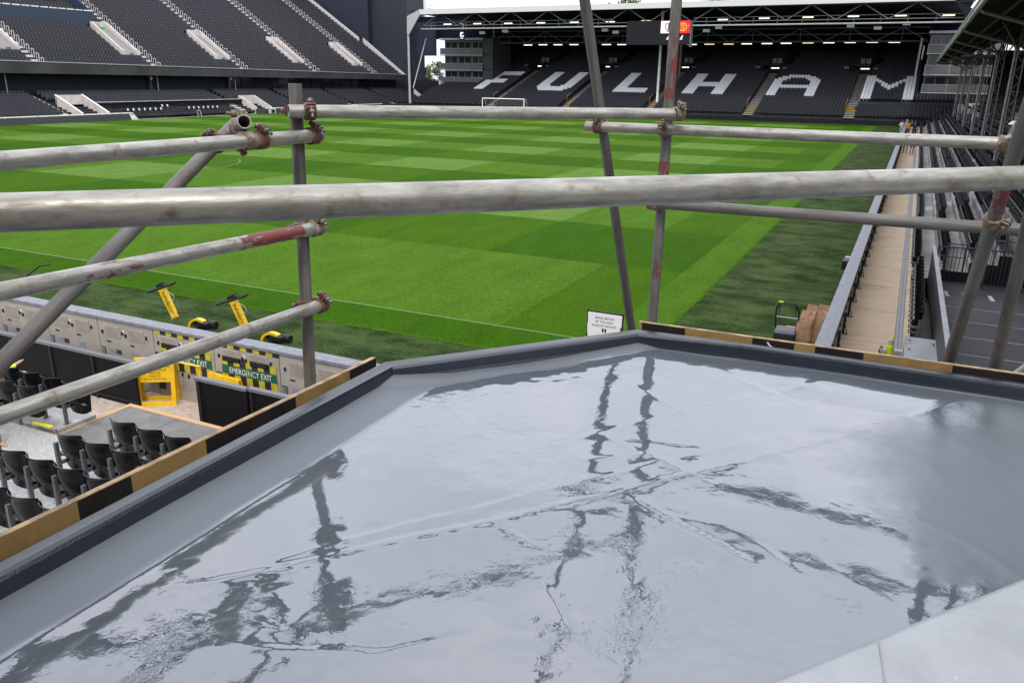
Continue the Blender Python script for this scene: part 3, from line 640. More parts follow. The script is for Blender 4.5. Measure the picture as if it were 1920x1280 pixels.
# aisles in the upper tier with vomitories
AISW = mat('pale aisle step', (.50, .49, .46), .7)
ua = [50.2, 67.5, 84.9, 101.9, 119.6, 137.0]
for n_, Ya in enumerate(ua):
    a = MB()
    for k in range(NU):
        x = -(96.2+k*ULD); z = ZU+k*ULR+shear(Ya)
        a.box(x-ULD, x-ULD*.5, Ya-.65, Ya+.6, z-.1, z+ULR*.5+.02); a.box(x-ULD*.5, x-.02, Ya-.65, Ya+.6, z-.1, z+.03)
    a.build('aisle', AIS if False else AISW, rv)
    a = MB()
    for k in range(0, NU):
        x = -(96.4+k*ULD); z = ZU+k*ULR+shear(Ya); a.path([(x, Ya+.62, z), (x, Ya+.62, z+.95), (x-.45, Ya+.62, z+1.05), (x-.45, Ya+.62, z+.3)], .03, 4)
    a.build('aisle_rail', WHITE, rv)
    x0, x1 = -98.6, -104.4; ya, yb_ = Ya-3.3, Ya-.9; zb0, zb1 = zz(x0)+shear(Ya), zz(x1)+shear(Ya)
    v = MB()
    for yy_ in (ya, yb_):
        v.plate([(x0, yy_, zb0-.2), (x0, yy_, zb0+.95), (x0-.5, yy_, zb0+1.1), (x1, yy_, zb1+.9), (x1, yy_, zb1-1.5)], (0, .2, 0))
    v.box(x1-.2, x1, ya, yb_+.2, zb1-1.6, zb1+.9)
    v.build('exit_tunnel', PINKW, rv)
    v = MB(); v.plate([(x0, ya+.2, zb0-.05), (x0, yb_, zb0-.05), (x1+.4, yb_, zb1-.45), (x1+.4, ya+.2, zb1-.45)], (0, 0, .4)); v.build('tunnel_floor', mat('tunnel floor', (.2, .19, .18), .8), rv)
    v = MB(); v.box(x0-3.8, x0-3.7, ya+.25, yb_, zb0, zb0+1.6); v.box(x0, x0+.04, ya+.9, ya+1.5, zb0-.2, zb0+.6); v.build('tunnel_opening', mat('dim greenish glass', (.13, .15, .145), .2), rv)
    if n_ < 3:
        v = MB(); v.box(x1+.02, x1+.06, ya+.7, yb_-.3, zb1+.0, zb1+.28); v.build('exit_sign', mat('green exit sign', (.03, .4, .15), .5, emit=.15), rv)
        v = MB(); text_mb(v, 'JKLMN'[n_]+'5', .5, (x1+.03, (ya+yb_)/2, zb1+.38), (0, 1, 0), (0, 0, 1)); v.build('block_number', DGREY, rv)
# navy hospitality box at the left
bx = MB(); K = 11; xb = -(96.2+K*ULD); 
bx.hexa([(xb, 50, zz(xb)+shear(50)), (xb+.15, 50, zz(xb)+shear(50)), (xb+.15, 82.6, zz(xb)+shear(82)), (xb, 82.6, zz(xb)+shear(82)), (xb, 50, zz(xb)+1.6+shear(50)), (xb+.15, 50, zz(xb)+1.6+shear(50)), (xb+.15, 82.6, zz(xb)+1.6+shear(82)), (xb, 82.6, zz(xb)+1.6+shear(82))])
bx.build('box_front', mat('blue panel', (.018, .035, .07), .5), rv)
bx = MB(); bx.plate([(xb, 82.6, zz(xb)), (xb-14, 82.6, zz(xb-14)), (xb-14, 82.6, zz(xb-14)+1.7), (xb, 82.6, zz(xb)+1.4)], (0, .15, 0)); bx.build('box_side', mat('blue panel', (.018, .035, .07), .5), rv)
bx = MB(); 
for i in range(24): bx.box(xb+.02, xb+.16, 52+i*1.27, 53+i*1.27, zz(xb)+1.62+shear(65), zz(xb)+1.76+shear(65))
bx.build('box_shelf', WHITE, rv)
bx = MB(); bx.box(xb-4.2, xb-3.9, 62.2, 69.5, zz(xb)+1.5, zz(xb)+6.5, 0); bx.box(xb-3.9, xb-3.8, 63, 65.2, zz(xb)+2.3, zz(xb)+5, 1); bx.plate([(xb-.5, 66.8, zz(xb)+.8), (xb-4, 66.8, zz(xb)+2.8), (xb-4, 66.8, zz(xb)+5.4), (xb-.5, 66.8, zz(xb)+1.9)], (0, .3, 0), 0); bx.box(xb-4.1, xb-3.8, 69.6, 80, zz(xb)+3.2, zz(xb)+3.9, 2); bx.build('box_room', [PINKW, mat('pale blue glass', (.3, .38, .42), .1), MGREY], rv)
# tall navy walls behind
tw = empty('stand_wall', (-100, 150, 0)); tag(tw, 'tall plain navy end wall rising behind the left stand', 'wall')
a = ony(694.5, 90, 148.6); b_ = ony(769, 60, 150.5)
m = MB(); m.box(-150, a.x, 148.2, 150, 0, 45); m.build('shaded_wall', mat('deep navy cladding', (.010, .013, .028), .6), tw)  # roof shade put into this wall's darker colour
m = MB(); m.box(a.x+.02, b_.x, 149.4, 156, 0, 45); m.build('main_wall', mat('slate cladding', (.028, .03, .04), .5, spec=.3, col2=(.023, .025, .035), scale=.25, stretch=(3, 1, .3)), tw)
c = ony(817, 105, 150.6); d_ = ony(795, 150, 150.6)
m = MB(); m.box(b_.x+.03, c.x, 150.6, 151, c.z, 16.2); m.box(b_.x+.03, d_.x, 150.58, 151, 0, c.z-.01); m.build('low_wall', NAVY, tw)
m = MB(); m.box(b_.x, c.x+1, 149.8, 150, 0, ony(800, 151, 149.8).z); m.build('dark_fence', DARK, tw)
for px in (773, 782, 797):
    pass
ms = empty('roof_mast', ony(800, 8, 170)); tag(ms, 'thin masts and guard rail on the roof beside the navy wall', 'mast')
m = MB()
for px in (774.5, 782.5, 797): q = ony(px, 16, 170); m.tube((q.x, 170, q.z-2), (q.x, 170, q.z+8), .09, seg=5)
m.build('pole', DGREY, ms); m = MB(); q = ony(800, 10, 170); q2 = ony(822, 13, 170); m.tube((q.x, 170, q.z), q2, .05, seg=5); m.tube((q.x, 170, q.z-.7), q2-Vector((0, 0, .6)), .05, seg=5); m.build('guard_rail', LGREY, ms)

up, lo = [], []
for k in range(NU):
    x = -(96.2+k*ULD)-.42; z = ZU+k*ULR
    for i in range(int((YZ-.6-YA)/.5)):
        Yp = YA+.4+i*.5
        if any(abs(Yp-q) < .82 for q in ua): continue
        if 2 < k < 11 and any(-3.6 < Yp-q < -.5 for q in ua): continue
        if k == 11 and Yp < 82.4 and Yp > 50: continue
        if k > 11 and 61.5 < Yp < 69.6 and k < 17: continue
        if Yp > 146 and k > 12: continue
        up.append((x, Yp, z+shear(Yp)))
la = [59.0, 84.9, 104.5, 119.6, 134.]
la0 = [66.3, 95.0, 108.5, 122, 135.5]
for k in range(9):
    x = -(90.6+k*LLD)-.42; z = ZW+k*LLR
    for i in range(int((YZ-.6-YA)/.5)):
        Yp = YA+.4+i*.5
        if any(abs(Yp-q) < .8 for q in la0): continue
        if k < 6 and 67 < Yp < 71.6: continue
        if k < 4 and 71 < Yp < 97.6: continue
        if k < 5 and 96.8 < Yp < 101: continue
        lo.append((x, Yp, z))
sv2, sf2, sm2 = seat_shape('+X', .45)
tag(tile('stand_seats', sv2, sf2, up, [SEATB, BRKT], sm2), 'dark grey seats filling the upper tier on the left', 'seats', kind='stuff')
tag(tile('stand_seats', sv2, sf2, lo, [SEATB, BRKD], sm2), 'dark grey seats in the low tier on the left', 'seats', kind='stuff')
for q in la0:
    a = MB()
    for k in range(9): x = -(90.6+k*LLD); z = ZW+k*LLR; a.box(x-LLD, x-LLD*.5, q-.5, q+.5, z, z+LLR*.5+.02); a.box(x-LLD*.5, x-.02, q-.5, q+.5, z-.1, z+.03)
    a.build('lower_aisle', AISW, rv)
# dugout seats
DS = None
for i in range(16):
    Yp = 75.4+i*.88+(2.2 if i > 8 else 0); 
    if DS is None:
        e = empty('dugout_seat'); b = MB(); b.box(-.3, .3, -.3, .3, .25, .5); b.hexa([(-.42, -.3, .45), (-.3, -.3, .45), (-.3, .3, .45), (-.42, .3, .45), (-.62, -.27, 1.3), (-.5, -.27, 1.3), (-.5, .27, 1.3), (-.62, .27, 1.3)]); b.build('shell', BLACK, e, .03)
        b = MB(); b.hexa([(-.5, -.13, 1.02), (-.43, -.13, 1.02), (-.43, .13, 1.02), (-.5, .13, 1.02), (-.56, -.1, 1.3), (-.49, -.1, 1.3), (-.49, .1, 1.3), (-.56, .1, 1.3)]); b.build('headrest', WHITE, e, .02)
        b = MB(); b.box(-.2, .2, -.25, .25, .02, .1); b.build('base', LGREY, e); DS = e; c = e
    else: c = copy_tree(DS)
    c.location = (-91.3 if i % 9 < 7 else -92.0, Yp, 0 if i % 9 < 7 else .35)
    tag(c, f'black padded dugout seat with white headrest, {ORD[i]} from the near end', 'seat', 'dugout seats')
e = empty('board_stand', (-89.4, 85, 0)); b = MB(); b.box(-89.45, -89.4, 84.6, 85.4, .1, .8, 0); b.path([(-89.3, 84.7, 0), (-89.45, 84.7, .85), (-89.45, 85.3, .85), (-89.3, 85.3, 0)], .03, 5, 1); b.build('frame', [DGREY, WHITE], e); tag(e, 'small white framed stand at the edge of the dugouts', 'stand')
e = empty('equipment_box', (-89.3, 99.5, 0)); b = MB(); b.box(-89.6, -89.1, 99, 100.1, .02, .75, 0); b.box(-89.62, -89.08, 98.9, 100.15, .75, .8, 1); b.build('box_body', [PINKW, WHITE], e, .02); b = MB(); b.box(-89.09, -89.05, 99.1, 99.8, .1, .6); b.build('screen_face', BLACK, e); tag(e, 'pale boxy cabinet standing by the tunnel right of the dugouts', 'cabinet')
e = empty('green_sign', (-89.3, 102.5, 0)); b = MB(); b.box(-89.3, -89.25, 101.9, 103.4, .1, .7); b.build('sign_panel', GREEN, e); b = MB(); b.box(-89.24, -89.22, 102.1, 102.5, .3, .6); b.box(-89.24, -89.22, 102.8, 103.1, .3, .6); b.build('sign_marks', WHITE, e); tag(e, 'small green and white sign at the foot of the left stand', 'sign')
exec_more = True

# ================================================================ RIGHT STAND (old gabled stand)
js = empty('grandstand', (1, 70, 0)); tag(js, 'old low roofed stand on the right with lattice columns and a long gutter', 'grandstand')
JX, JD, JZ, JR_, NJ = .62, .75, .12, .30, 18
J0, J1 = 27.6, 128.
t = MB(); stepx(t, J0, J1, NJ, JX, JZ, JD, JR_, axis='X')
for k in range(NJ):
    p = JX+k*JD; z = JZ+k*JR_; t.add([(p, J0, -.1), (p+JD, J0, -.1), (p+JD, J0, z), (p, J0, z)], [(0, 1, 2, 3)], 1)
t.build('terrace', [mat('worn terrace concrete', (.40, .39, .36), .85, col2=(.55, .53, .49), scale=1.1, stretch=(1, .6, 1), col3=(.22, .21, .2), scale3=.35, lo3=.5, hi3=.7), BLACK], js)
t = MB()
for y in (43., 58., 75., 95., 112.):
    for k in range(NJ): p = JX+k*JD; z = JZ+k*JR_; t.box(p+.02, p+JD-.02, y, y+.3, z, z+.012)
t.build('step_nosing', LGREY, js)
t = MB(); t.box(14.2, 14.5, 0, 134, 0, 11); t.box(8.4, 14.2, 133.4, 133.7, 0, 10.2); t.build('back_wall', mat('dark brick wall', (.05, .03, .027), .9, col2=(.03, .025, .025), scale=2), js)
EX, EZ = 1.5, 8.47
RY0, RY1 = 6., 134.6
t = MB(); t.add([(EX, RY0, EZ), (EX, RY1, EZ), (9., RY1, 11.4), (9., RY0, 11.4), (16., RY1, 9.), (16, RY0, 9.), (EX, RY0, EZ+.06), (EX, RY1, EZ+.06), (9., RY1, 11.5), (9., RY0, 11.5), (16., RY1, 9.1), (16, RY0, 9.1)],
      [(0, 1, 2, 3), (3, 2, 4, 5), (6, 9, 8, 7), (9, 11, 10, 8), (0, 3, 9, 6), (1, 7, 8, 2), (3, 5, 11, 9)])
t.build('roof', mat('dark roof sheeting', (.022, .021, .019), .85, spec=.1, col2=(.04, .038, .033), scale=1.5, stretch=(.3, 4, 1)), js)
t = MB()
for i in range(int((RY1-RY0)/1.4)):
    y = RY0+i*1.4; t.add([(EX+.1, y, EZ-.02), (EX+.1, y+.08, EZ-.02), (9, y+.08, 11.36), (9, y, 11.36), (EX+.1, y, EZ-.1), (EX+.1, y+.08, EZ-.1), (9, y+.08, 11.26), (9, y, 11.26)], [(0, 1, 2, 3), (7, 6, 5, 4), (0, 3, 7, 4), (1, 5, 6, 2)])
t.build('rafter', mat('aged timber dark', (.05, .046, .04), .8), js)
t = MB()
for x in (2.6, 4., 5.5, 7): z = EZ+(x-EX)*.39-.12; t.box(x, x+.12, RY0, RY1, z-.15, z)
t.build('purlin', DGREY, js)
GUT = mat('weathered gutter', (.22, .22, .2), .6, col2=(.36, .35, .32), scale=3, stretch=(1, .3, 1))
t = MB(); t.tube((EX-.04, RY0, EZ-.02), (EX-.04, RY1, EZ-.02), .085, seg=8); t.build('gutter', GUT, js)
t = MB(); t.tube((EX-.1, RY0, EZ+.16), (EX-.1, RY1, EZ+.16), .05, seg=6); t.build('eaves_trim', LGREY, js)
PIPE = mat('grey pipe', (.2, .205, .2), .5, col2=(.28, .28, .27), scale=4)
LAT = mat('lattice column paint', (.13, .13, .12), .6, col2=(.2, .19, .17), scale=5)
cys = [113.5, 101., 87.4, 73.2, 61., 49.2, 36.2, 24.]
for n_, Yc in enumerate(cys):
    t = MB(); t.path([(EX, Yc-1, EZ-.05), (EX+.15, Yc-1, EZ-.15), (3.9, Yc, 7.75), (4.0, Yc, 7.55), (4.0, Yc, 1.2)], .075, 8)
    for z in (2.5, 4, 5.5): t.box(3.88, 4.3, Yc-.03, Yc+.03, z, z+.05)
    t.build('rain_pipe', PIPE, js)
    t = MB(); xc, yc = 4.35, Yc+1.0
    for dx in (-.16, .16):
        for dy in (-.12, .12): t.tube((xc+dx, yc+dy, 1.3), (xc+dx, yc+dy, 8.9), .035, seg=5)
    z = 1.4; s_ = 1
    while z < 8.4: 
        for dy in (-.12, .12): t.tube((xc-.16*s_, yc+dy, z), (xc+.16*s_, yc+dy, z+.42), .018, seg=4)
        z += .42; s_ = -s_
    t.tube((xc, yc, 7.3), (xc-1.1, yc, 8.9), .05, seg=5); t.tube((xc, yc, 7.3), (xc+1.1, yc, 9.3), .05, seg=5)
    t.tube((xc, yc, 7.6), (xc, yc-1.6, 8.9), .05, seg=5); t.tube((xc, yc, 7.6), (xc, yc+1.6, 8.9), .05, seg=5)
    col = t.build('lattice_column', LAT, js)
    t = MB(); t.box(xc-.30, xc+.30, yc-.24, yc+.24, 1.5, 3.15); b = t.build('base_pad', mat('grey foam pad', (.6, .6, .6), .7), col, .04)
# seats: rows facing the pitch (-X)
sv3, sf3, sm3 = seat_shape('-X', .46)
nearpos, far = [], []
for k in range(NJ-1):
    for i in range(int((J1-J0)/.5)):
        Yp = J0+.35+i*.5
        if any(0 < Yp-q < 1.0 for q in (43, 58, 75, 95, 112)): continue
        p = (JX+k*JD+.11, Yp, JZ+k*JR_)
        if k < 13 and i < 17: nearpos.append((k, i, p))
        else: far.append(p)
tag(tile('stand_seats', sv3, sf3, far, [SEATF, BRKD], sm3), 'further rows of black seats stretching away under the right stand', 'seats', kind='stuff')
def shell_mb(w=.51, dirn=None, mb=None):
    """curved tip-up seat back, local: faces +Y, hollow side +Y"""
    mb = mb or MB(); nu, nv = 10, 8; P = {}
    for s in (0, 1):
        for i in range(nu+1):
            for j in range(nv+1):
                u = -1+2*i/nu; v = j/nv
                top = .83-.035*(1 if u < 0 else .55)*abs(u)**3-.012*math.cos(u*3.0+.6)
                z = .43+(top-.43)*v; x = w/2*u*(1-.05*(1-v))
                y = .10*abs(u)**2.6-.055*v-.02*math.sin(v*3.1)+.012*s+(.03*(v-.93)/.07 if v > .93 else 0)*-.6
                P[s, i, j] = len(mb.v); mb.v.append((x, y, z))
    for i in range(nu):
        for j in range(nv):
            mb.f.append((P[0, i, j], P[0, i+1, j], P[0, i+1, j+1], P[0, i, j+1])); mb.f.append((P[1, i, j], P[1, i, j+1], P[1, i+1, j+1], P[1, i+1, j])); mb.m += [0, 0]; mb.sm += [True, True]
    for i in range(nu):
        for j in (0, nv): mb.f.append((P[0, i, j], P[1, i, j], P[1, i+1, j], P[0, i+1, j])); mb.m.append(0); mb.sm.append(False)
    for j in range(nv):
        for i in (0, nu): mb.f.append((P[0, i, j], P[0, i, j+1], P[1, i, j+1], P[1, i, j])); mb.m.append(0); mb.sm.append(False)
    return mb
def pan_mb():
    mb = MB(); nu = 8
    for i in range(nu):
        a, b = -1+2*i/nu, -1+2*(i+1)/nu
        f = lambda u, z, o: (.225*u, .085-.03*(1-u*u)*(1 if o == 0 else .2)+o*.06+.1*(z-.3), z)
        vs = []
        for u in (a, b):
            zb = .235+.05*abs(u)**4; zt = .60
            vs += [f(u, zb, 0), f(u, zt, 0), f(u, zb, 1), f(u, zt, 1)]
        mb.add(vs, [(0, 4, 5, 1), (2, 3, 7, 6), (0, 2, 6, 4), (1, 5, 7, 3)], 0, True)
        if i == 0: mb.add(vs, [(0, 1, 3, 2)])
        if i == nu-1: mb.add(vs, [(4, 6, 7, 5)])
    return mb
def make_seat():
    root = empty('stadium_seat')
    shell_mb().build('backrest', SEATN, root)
    pan_mb().build('seat_pan', SEATN, root)
    b = MB(); b.box(-.297, -.25, -.02, .035, 0, .62); b.box(-.325, -.2, -.05, .075, 0, .012)
    b.build('leg', STEELG, root, .004)
    b = MB(); b.box(-.30, -.225, .035, .20, .40, .455); b.box(-.285, -.24, .02, .16, .28, .33); b.box(-.24, .24, .03, .06, .42, .455); b.build('bracket', STEELG, root, .003)
    b = MB(); b.path([(-.225, .13, .36), (-.225, .21, .34), (-.225, .21, .27), (-.225, .14, .27)], .011, 6); b.box(-.235, -.21, .1, .17, .30, .37); b.build('hinge', BLACK, root)
    return root
seat0 = make_seat()
# whole seat as one mesh for the right stand
import itertools
one = MB()
for ch in seat0.children:
    me = ch.data
    if ch.name.startswith('hinge'): continue
    o_ = len(one.v); one.v += [tuple(v.co) for v in me.vertices]
    for p_ in me.polygons: one.f.append(tuple(i+o_ for i in p_.vertices)); one.m.append(1 if ch.name[:3] in ('leg', 'bra') else 0); one.sm.append(p_.use_smooth)
sone = None
for k, i, p in nearpos:
    if sone is None: sone = one.build('stadium_seat', [SEATN, STEELG]); c = sone
    else: c = sone.copy(); C.objects.link(c)
    c.location = p; c.rotation_euler.z = math.pi/2
    tag(c, f'black seat, {ORD[i]} from the near end, {ORD[k]} row up in the right stand', 'seat', f'seats of the {ORD[k]} row of the right stand')
for i in range(13):
    c = copy_tree(seat0); c.location = (.80, 20.7+i*.5, 0); c.rotation_euler.z = math.pi/2
    tag(c, f'black seat, {ORD[i]} from the near end of the single row beside the dark panel', 'seat', 'seats in the single row beside the dark panel')
    c2 = None
# platform, panel and railing right of the path
t = MB(); t.box(1.25, 9, 10.5, 24.2, -.1, .40, 0)
for y in (13.2, 14.6, 16., 17.4, 18.8, 20.2, 21.6, 23.0): t.box(1.26, 9, y, y+.035, .40, .404, 1)
struct(t.build('grey_platform', [mat('dark grey deck', (.07, .07, .072), .6, col2=(.10, .10, .10), scale=1.2, lo=.4, hi=.7, col3=(.15, .15, .15), scale3=3, lo3=.62, hi3=.8), mat('pale deck line', (.4, .4, .4), .7)]))
t = MB(); t.box(1.3, 9, 24.2, 27.5, -.1, .12, 0)
for i, x in enumerate((1.62, 2.1, 2.75)): t.hexa([(x, 24.3, .12), (x+.1, 24.3, .12), (x-.05, 26, .12), (x-.15, 26, .12), (x, 24.3, .135), (x+.1, 24.3, .135), (x-.05, 26, .135), (x-.15, 26, .135)], 1)
struct(t.build('ramp', [mat('dark grey deck', (.07, .07, .072)), WHITE]))
A = onz(1752, 460, 1.15); B = onz(1779, 650, 1.15); d = (B-A).normalized(); A2 = A; B2 = B+d*2.2
pn = empty('panel_barrier', (A.x, A.y, 0)); tag(pn, 'dark solid barrier panel with pale steel top rail beside the single row of seats', 'barrier')
nrm = Vector((-d.y, d.x, 0))*.025
t = MB(); t.hexa([A2-nrm+Vector((0, 0, -1.15)), B2-nrm+Vector((0, 0, -1.15)), B2+nrm+Vector((0, 0, -1.15)), A2+nrm+Vector((0, 0, -1.15)), A2-nrm-Vector((0, 0, .05)), B2-nrm-Vector((0, 0, .05)), B2+nrm-Vector((0, 0, .05)), A2+nrm-Vector((0, 0, .05))]); t.build('panel', DGREY, pn)
t = MB(); t.hexa([A2-nrm*2-Vector((0, 0, .04)), B2-nrm*2-Vector((0, 0, .04)), B2+nrm*2-Vector((0, 0, .04)), A2+nrm*2-Vector((0, 0, .04)), A2-nrm*2, B2-nrm*2, B2+nrm*2, A2+nrm*2]); t.build('top_rail', LGREY, pn)
for i in range(5):
    q = A2+(B2-A2)*(i/4+.01); t = MB(); t.box(q.x+.03, q.x+.08, q.y-.03, q.y+.03, .4, 1.12); t.build('post', LGREY, pn)
rl = empty('railing', (1.3, 27.3, .1)); tag(rl, 'grey steel railing of upright bars across the end of the right stand rows', 'railing')
def railing(mb, a, b, h, n, r=.012):
    a = Vector(a); b = Vector(b); up_ = Vector((0, 0, h)); mb.tube(a+up_, b+up_, .022, seg=6); mb.tube(a+Vector((0, 0, .1)), b+Vector((0, 0, .1)), .015, seg=5)
    for i in range(n+1): q = a+(b-a)*i/n; mb.tube(q+Vector((0, 0, .1)), q+up_, r, seg=4)
t = MB(); railing(t, (1.2, 26.9, .12), (2.3, 26.9, .12), 1.15, 11); railing(t, (2.5, 26.9, .12), (3.5, 26.9, .12), 1.15, 10); t.build('bars', DGREY, rl)
t = MB()
for x in (1.2, 2.3, 2.5, 3.5, 4.6): t.box(x-.025, x+.025, 26.87, 26.93, .1, 1.3)
t.build('post', DGREY, rl)
for k in range(1, 9):
    e = empty('guard_rail', (JX+k*JD, J0-.1, JZ+k*JR_)); b = MB(); x = JX+k*JD+.1; z = JZ+k*JR_; b.path([(x, J0-.1, z-.2), (x, J0-.1, z+.85), (x+.5, J0-.1, z+.85), (x+.5, J0-.1, z)], .02, 6); b.tube((x, J0-.1, z+.45), (x+.5, J0-.1, z+.45), .015, seg=5)
    b.build('frame', DGREY, e); tag(e, f'small dark tubular guard at the near end of the {ORD[k]} seat row, right stand', 'guard rail', 'guard rails at the row ends')
cv = empty('covered_box', (.8, 18.3, 0)); t = MB(); 
n = 9
for i in range(n):
    for j in range(n):
        def P(i, j): x = .52+.72*i/n; y = 16.6+3.2*j/n; return (x, y, .36+.03*math.sin(x*9+y*3)*math.cos(y*5))
        t.add([P(i, j), P(i+1, j), P(i+1, j+1), P(i, j+1)], [(0, 1, 2, 3)], 0, True)
t.box(.52, 1.24, 16.6, 19.8, 0, .325); t.build('cover', mat('pale grey sheet', (.27, .28, .29), .6), cv); tag(cv, 'low box under a pale grey sheet before the single row of seats', 'box')
t = MB(); 
for x, y in ((.62, 19.4), (.62, 18.7), (1.1, 19.3)): t.tube((x, y, .39), (x, y, .40), .03, seg=8)
t.build('eyelets', BLACK, cv)
sp = empty('sprayer', (.2, 19.3, 0)); q = onz(1666, 668, 0); t = MB(); t.tube((q.x, q.y, 0), (q.x, q.y, .24), .09, .08, 12); t.tube((q.x, q.y, .24), (q.x, q.y, .3), .08, .04, 12); t.tube((q.x+.03, q.y+.02, .42), (q.x+.03, q.y+.02, .48), .04, .03, 8); t.build('yellow_bottle', mat('fluorescent yellow', (.62, .68, .02), .4), sp)
t = MB(); t.tube((q.x, q.y, .3), (q.x, q.y, .4), .06, .05, 10); t.box(q.x-.2, q.x-.08, q.y-.1, q.y+.1, 0, .16); t.box(q.x+.1, q.x+.25, q.y-.1, q.y+.08, 0, .18); t.build('white_cap', LGREY, sp)
t = MB(); t.path([(q.x-.12, q.y-.1, .02), (q.x-.22, q.y-.12, .12), (q.x-.18, q.y-.05, .24), (q.x-.1, q.y, .1)], .012, 5); t.build('hose', BLACK, sp); tag(sp, 'yellow and white bottle with grey parts standing on the buff path by the drain', 'bottle')
# small camera-like box on the boards
e = empty('wall_speaker', onz(1583, 492, .8)); q = e.location; t = MB(); t.box(-1.33, -1.14, q.y-.25, q.y+.05, .62, .9); t.build('body', BLACK, e, .03); t = MB(); t.box(-1.28, -1.14, q.y+.08, q.y+.25, .82, .95); t.build('bracket', LGREY, e); tag(e, 'small black box fixed to the pitch side of the right boards', 'speaker')

# ================================================================ mower, paper bags, sign
mq = onz(1469, 652, 0); mw = empty('lawnmower', mq); x, y = mq.x, mq.y
b = MB(); b.box(x-.24, x+.24, y+.05, y+.5, .12, .3); b.build('deck', BLACK, mw, .04)
b = MB(); b.hexa([(x-.25, y-.3, .10), (x+.25, y-.3, .10), (x+.25, y+.08, .16), (x-.25, y+.08, .16), (x-.23, y-.24, .40), (x+.23, y-.24, .40), (x+.23, y+.08, .44), (x-.23, y+.08, .44)]); b.build('grass_box', mat('charcoal mower bag', (.009, .009, .01), .5, spec=.25), mw, .03)
b = MB(); b.hexa([(x-.24, y-.26, .405), (x+.24, y-.26, .405), (x+.24, y+.1, .445), (x-.24, y+.1, .445), (x-.22, y-.2, .46), (x+.22, y-.2, .46), (x+.22, y+.12, .5), (x-.22, y+.12, .5)]); b.build('grass_box_lid', mat('grey plastic lid', (.07, .07, .075), .5), mw, .02)
b = MB(); b.box(x-.05, x+.2, y+.1, y+.35, .32, .46); b.build('engine_cover', mat('red engine cover', (.5, .05, .06), .4), mw, .04)
b = MB(); hx = .25
for s in (-1, 1): b.path([(x+s*hx, y+.2, .2), (x+s*hx, y-.1, .95), (x+s*(hx-.09), y-.2, 1.12)], .018, 8); b.path([(x+s*(hx-.02), y-.1, .92), (x+s*(hx-.09), y-.12, 1.02), (x+s*(hx-.06), y-.06, .8)], .009, 5)
b.path([(x-hx+.09, y-.2, 1.12), (x+hx-.09, y-.2, 1.12)], .018, 8); b.build('handle', BLACK, mw)
b = MB(); b.tube((x-hx, y-.02, .74), (x+hx, y-.02, .74), .014, seg=6); b.build('crossbar', LGREY, mw)
b = MB(); b.box(x-.2, x-.1, y-.22, y-.18, 1.13, 1.15); b.build('grip_switch', mat('fluorescent yellow', (.62, .68, .02)), mw)
for dx, dy in ((-.28, -.1), (.28, -.1), (-.28, .45), (.28, .45)):
    b = MB(); b.tube((x+dx-.025, y+dy, .1), (x+dx+.025, y+dy, .1), .1, seg=14); b.build('wheel', BLACK, mw)
tag(mw, 'black push mower with folded handle standing on the dark verge', 'lawnmower')
KRAFT = mat('brown kraft paper', (.34, .2, .11), .85, col2=(.26, .15, .08), scale=9, bump=.3, bscale=20)
KIN = mat('pale paper lining', (.72, .6, .54), .8, col2=(.5, .3, .26), scale=30)
for i, (px, lab) in enumerate(((1500, 'brown paper sack next to the mower, its top pinched and torn open'), (1521, 'brown paper sack leaning on the boards, open with pale printing inside'))):
    q = onz(px, 657, 0); s = empty('paper_sack', q); tag(s, lab, 'sack', 'paper sacks by the mower')
    b = MB(); n = 12; prev = None
    for lev, (z, wx, wy, ox, oy) in enumerate(((0, .17, .11, 0, 0), (.3, .18, .12, .01, 0), (.6, .175, .11, .03, .04), (.78, .17, .09, .06, .1), (.92, .15+.03*i, .06, .09, .18))):
        ring = []
        for k in range(n):
            t_ = 2*math.pi*k/n; ct, st_ = math.cos(t_), math.sin(t_)
            rx = wx*(abs(ct)**.6)*(1 if ct > 0 else -1); ry = wy*(abs(st_)**.6)*(1 if st_ > 0 else -1)
            ring.append((q.x+rx+ox+.012*math.sin(k*5+lev*3+i), q.y+ry+oy+.012*math.cos(k*7+lev), z+(.03*math.sin(k*2.3+i) if lev > 3 else 0)))
        if prev: b.add(prev+ring, [(k, (k+1) % n, n+(k+1) % n, n+k) for k in range(n)])
        prev = ring
    b.build('sack_body', KRAFT, s)
    b = MB(); b.add([(p[0]*.97+q.x*.03, p[1]*.97+q.y*.03, p[2]-.05) for p in prev], [tuple(range(n))]); b.build('open_mouth', KIN, s)
    b = MB(); b.plate([(q.x-.10, q.y+.035, .66), (q.x+.13, q.y+.03, .64), (q.x+.17, q.y+.13, .86), (q.x+.04, q.y+.10, .80), (q.x-.06, q.y+.13, .88)], (0, -.012, .004)); b.build('pale_lining', KIN, s)
    b = MB(); b.plate([(q.x-.1+.1, q.y+.2, .9), (q.x+.25, q.y+.24, .88), (q.x+.24, q.y+.3, 1.02), (q.x+.02, q.y+.28, 1.04)], (0, .01, .005)); b.build('top_flap', KRAFT, s)
sY = 16.0; s0, s1 = ony(1101, 581, sY), ony(1169, 578, sY); sb_ = ony(1100, 626, sY)
sg = empty('lawn_sign', (s0.x, sY, 0)); tag(sg, 'white sign in a black frame reading GRASS GROWS BY THE INCH, behind the roof edge', 'sign')
zt_, w_ = s0.z, s1.x-s0.x
b = MB(); b.box(s0.x, s1.x, sY+.02, sY+.05, zt_-.03, zt_); b.box(s0.x-.005, s0.x+.03, sY+.02, sY+.05, zt_-.7, zt_); b.box(s1.x-.03, s1.x+.005, sY+.02, sY+.05, zt_-.7, zt_); 
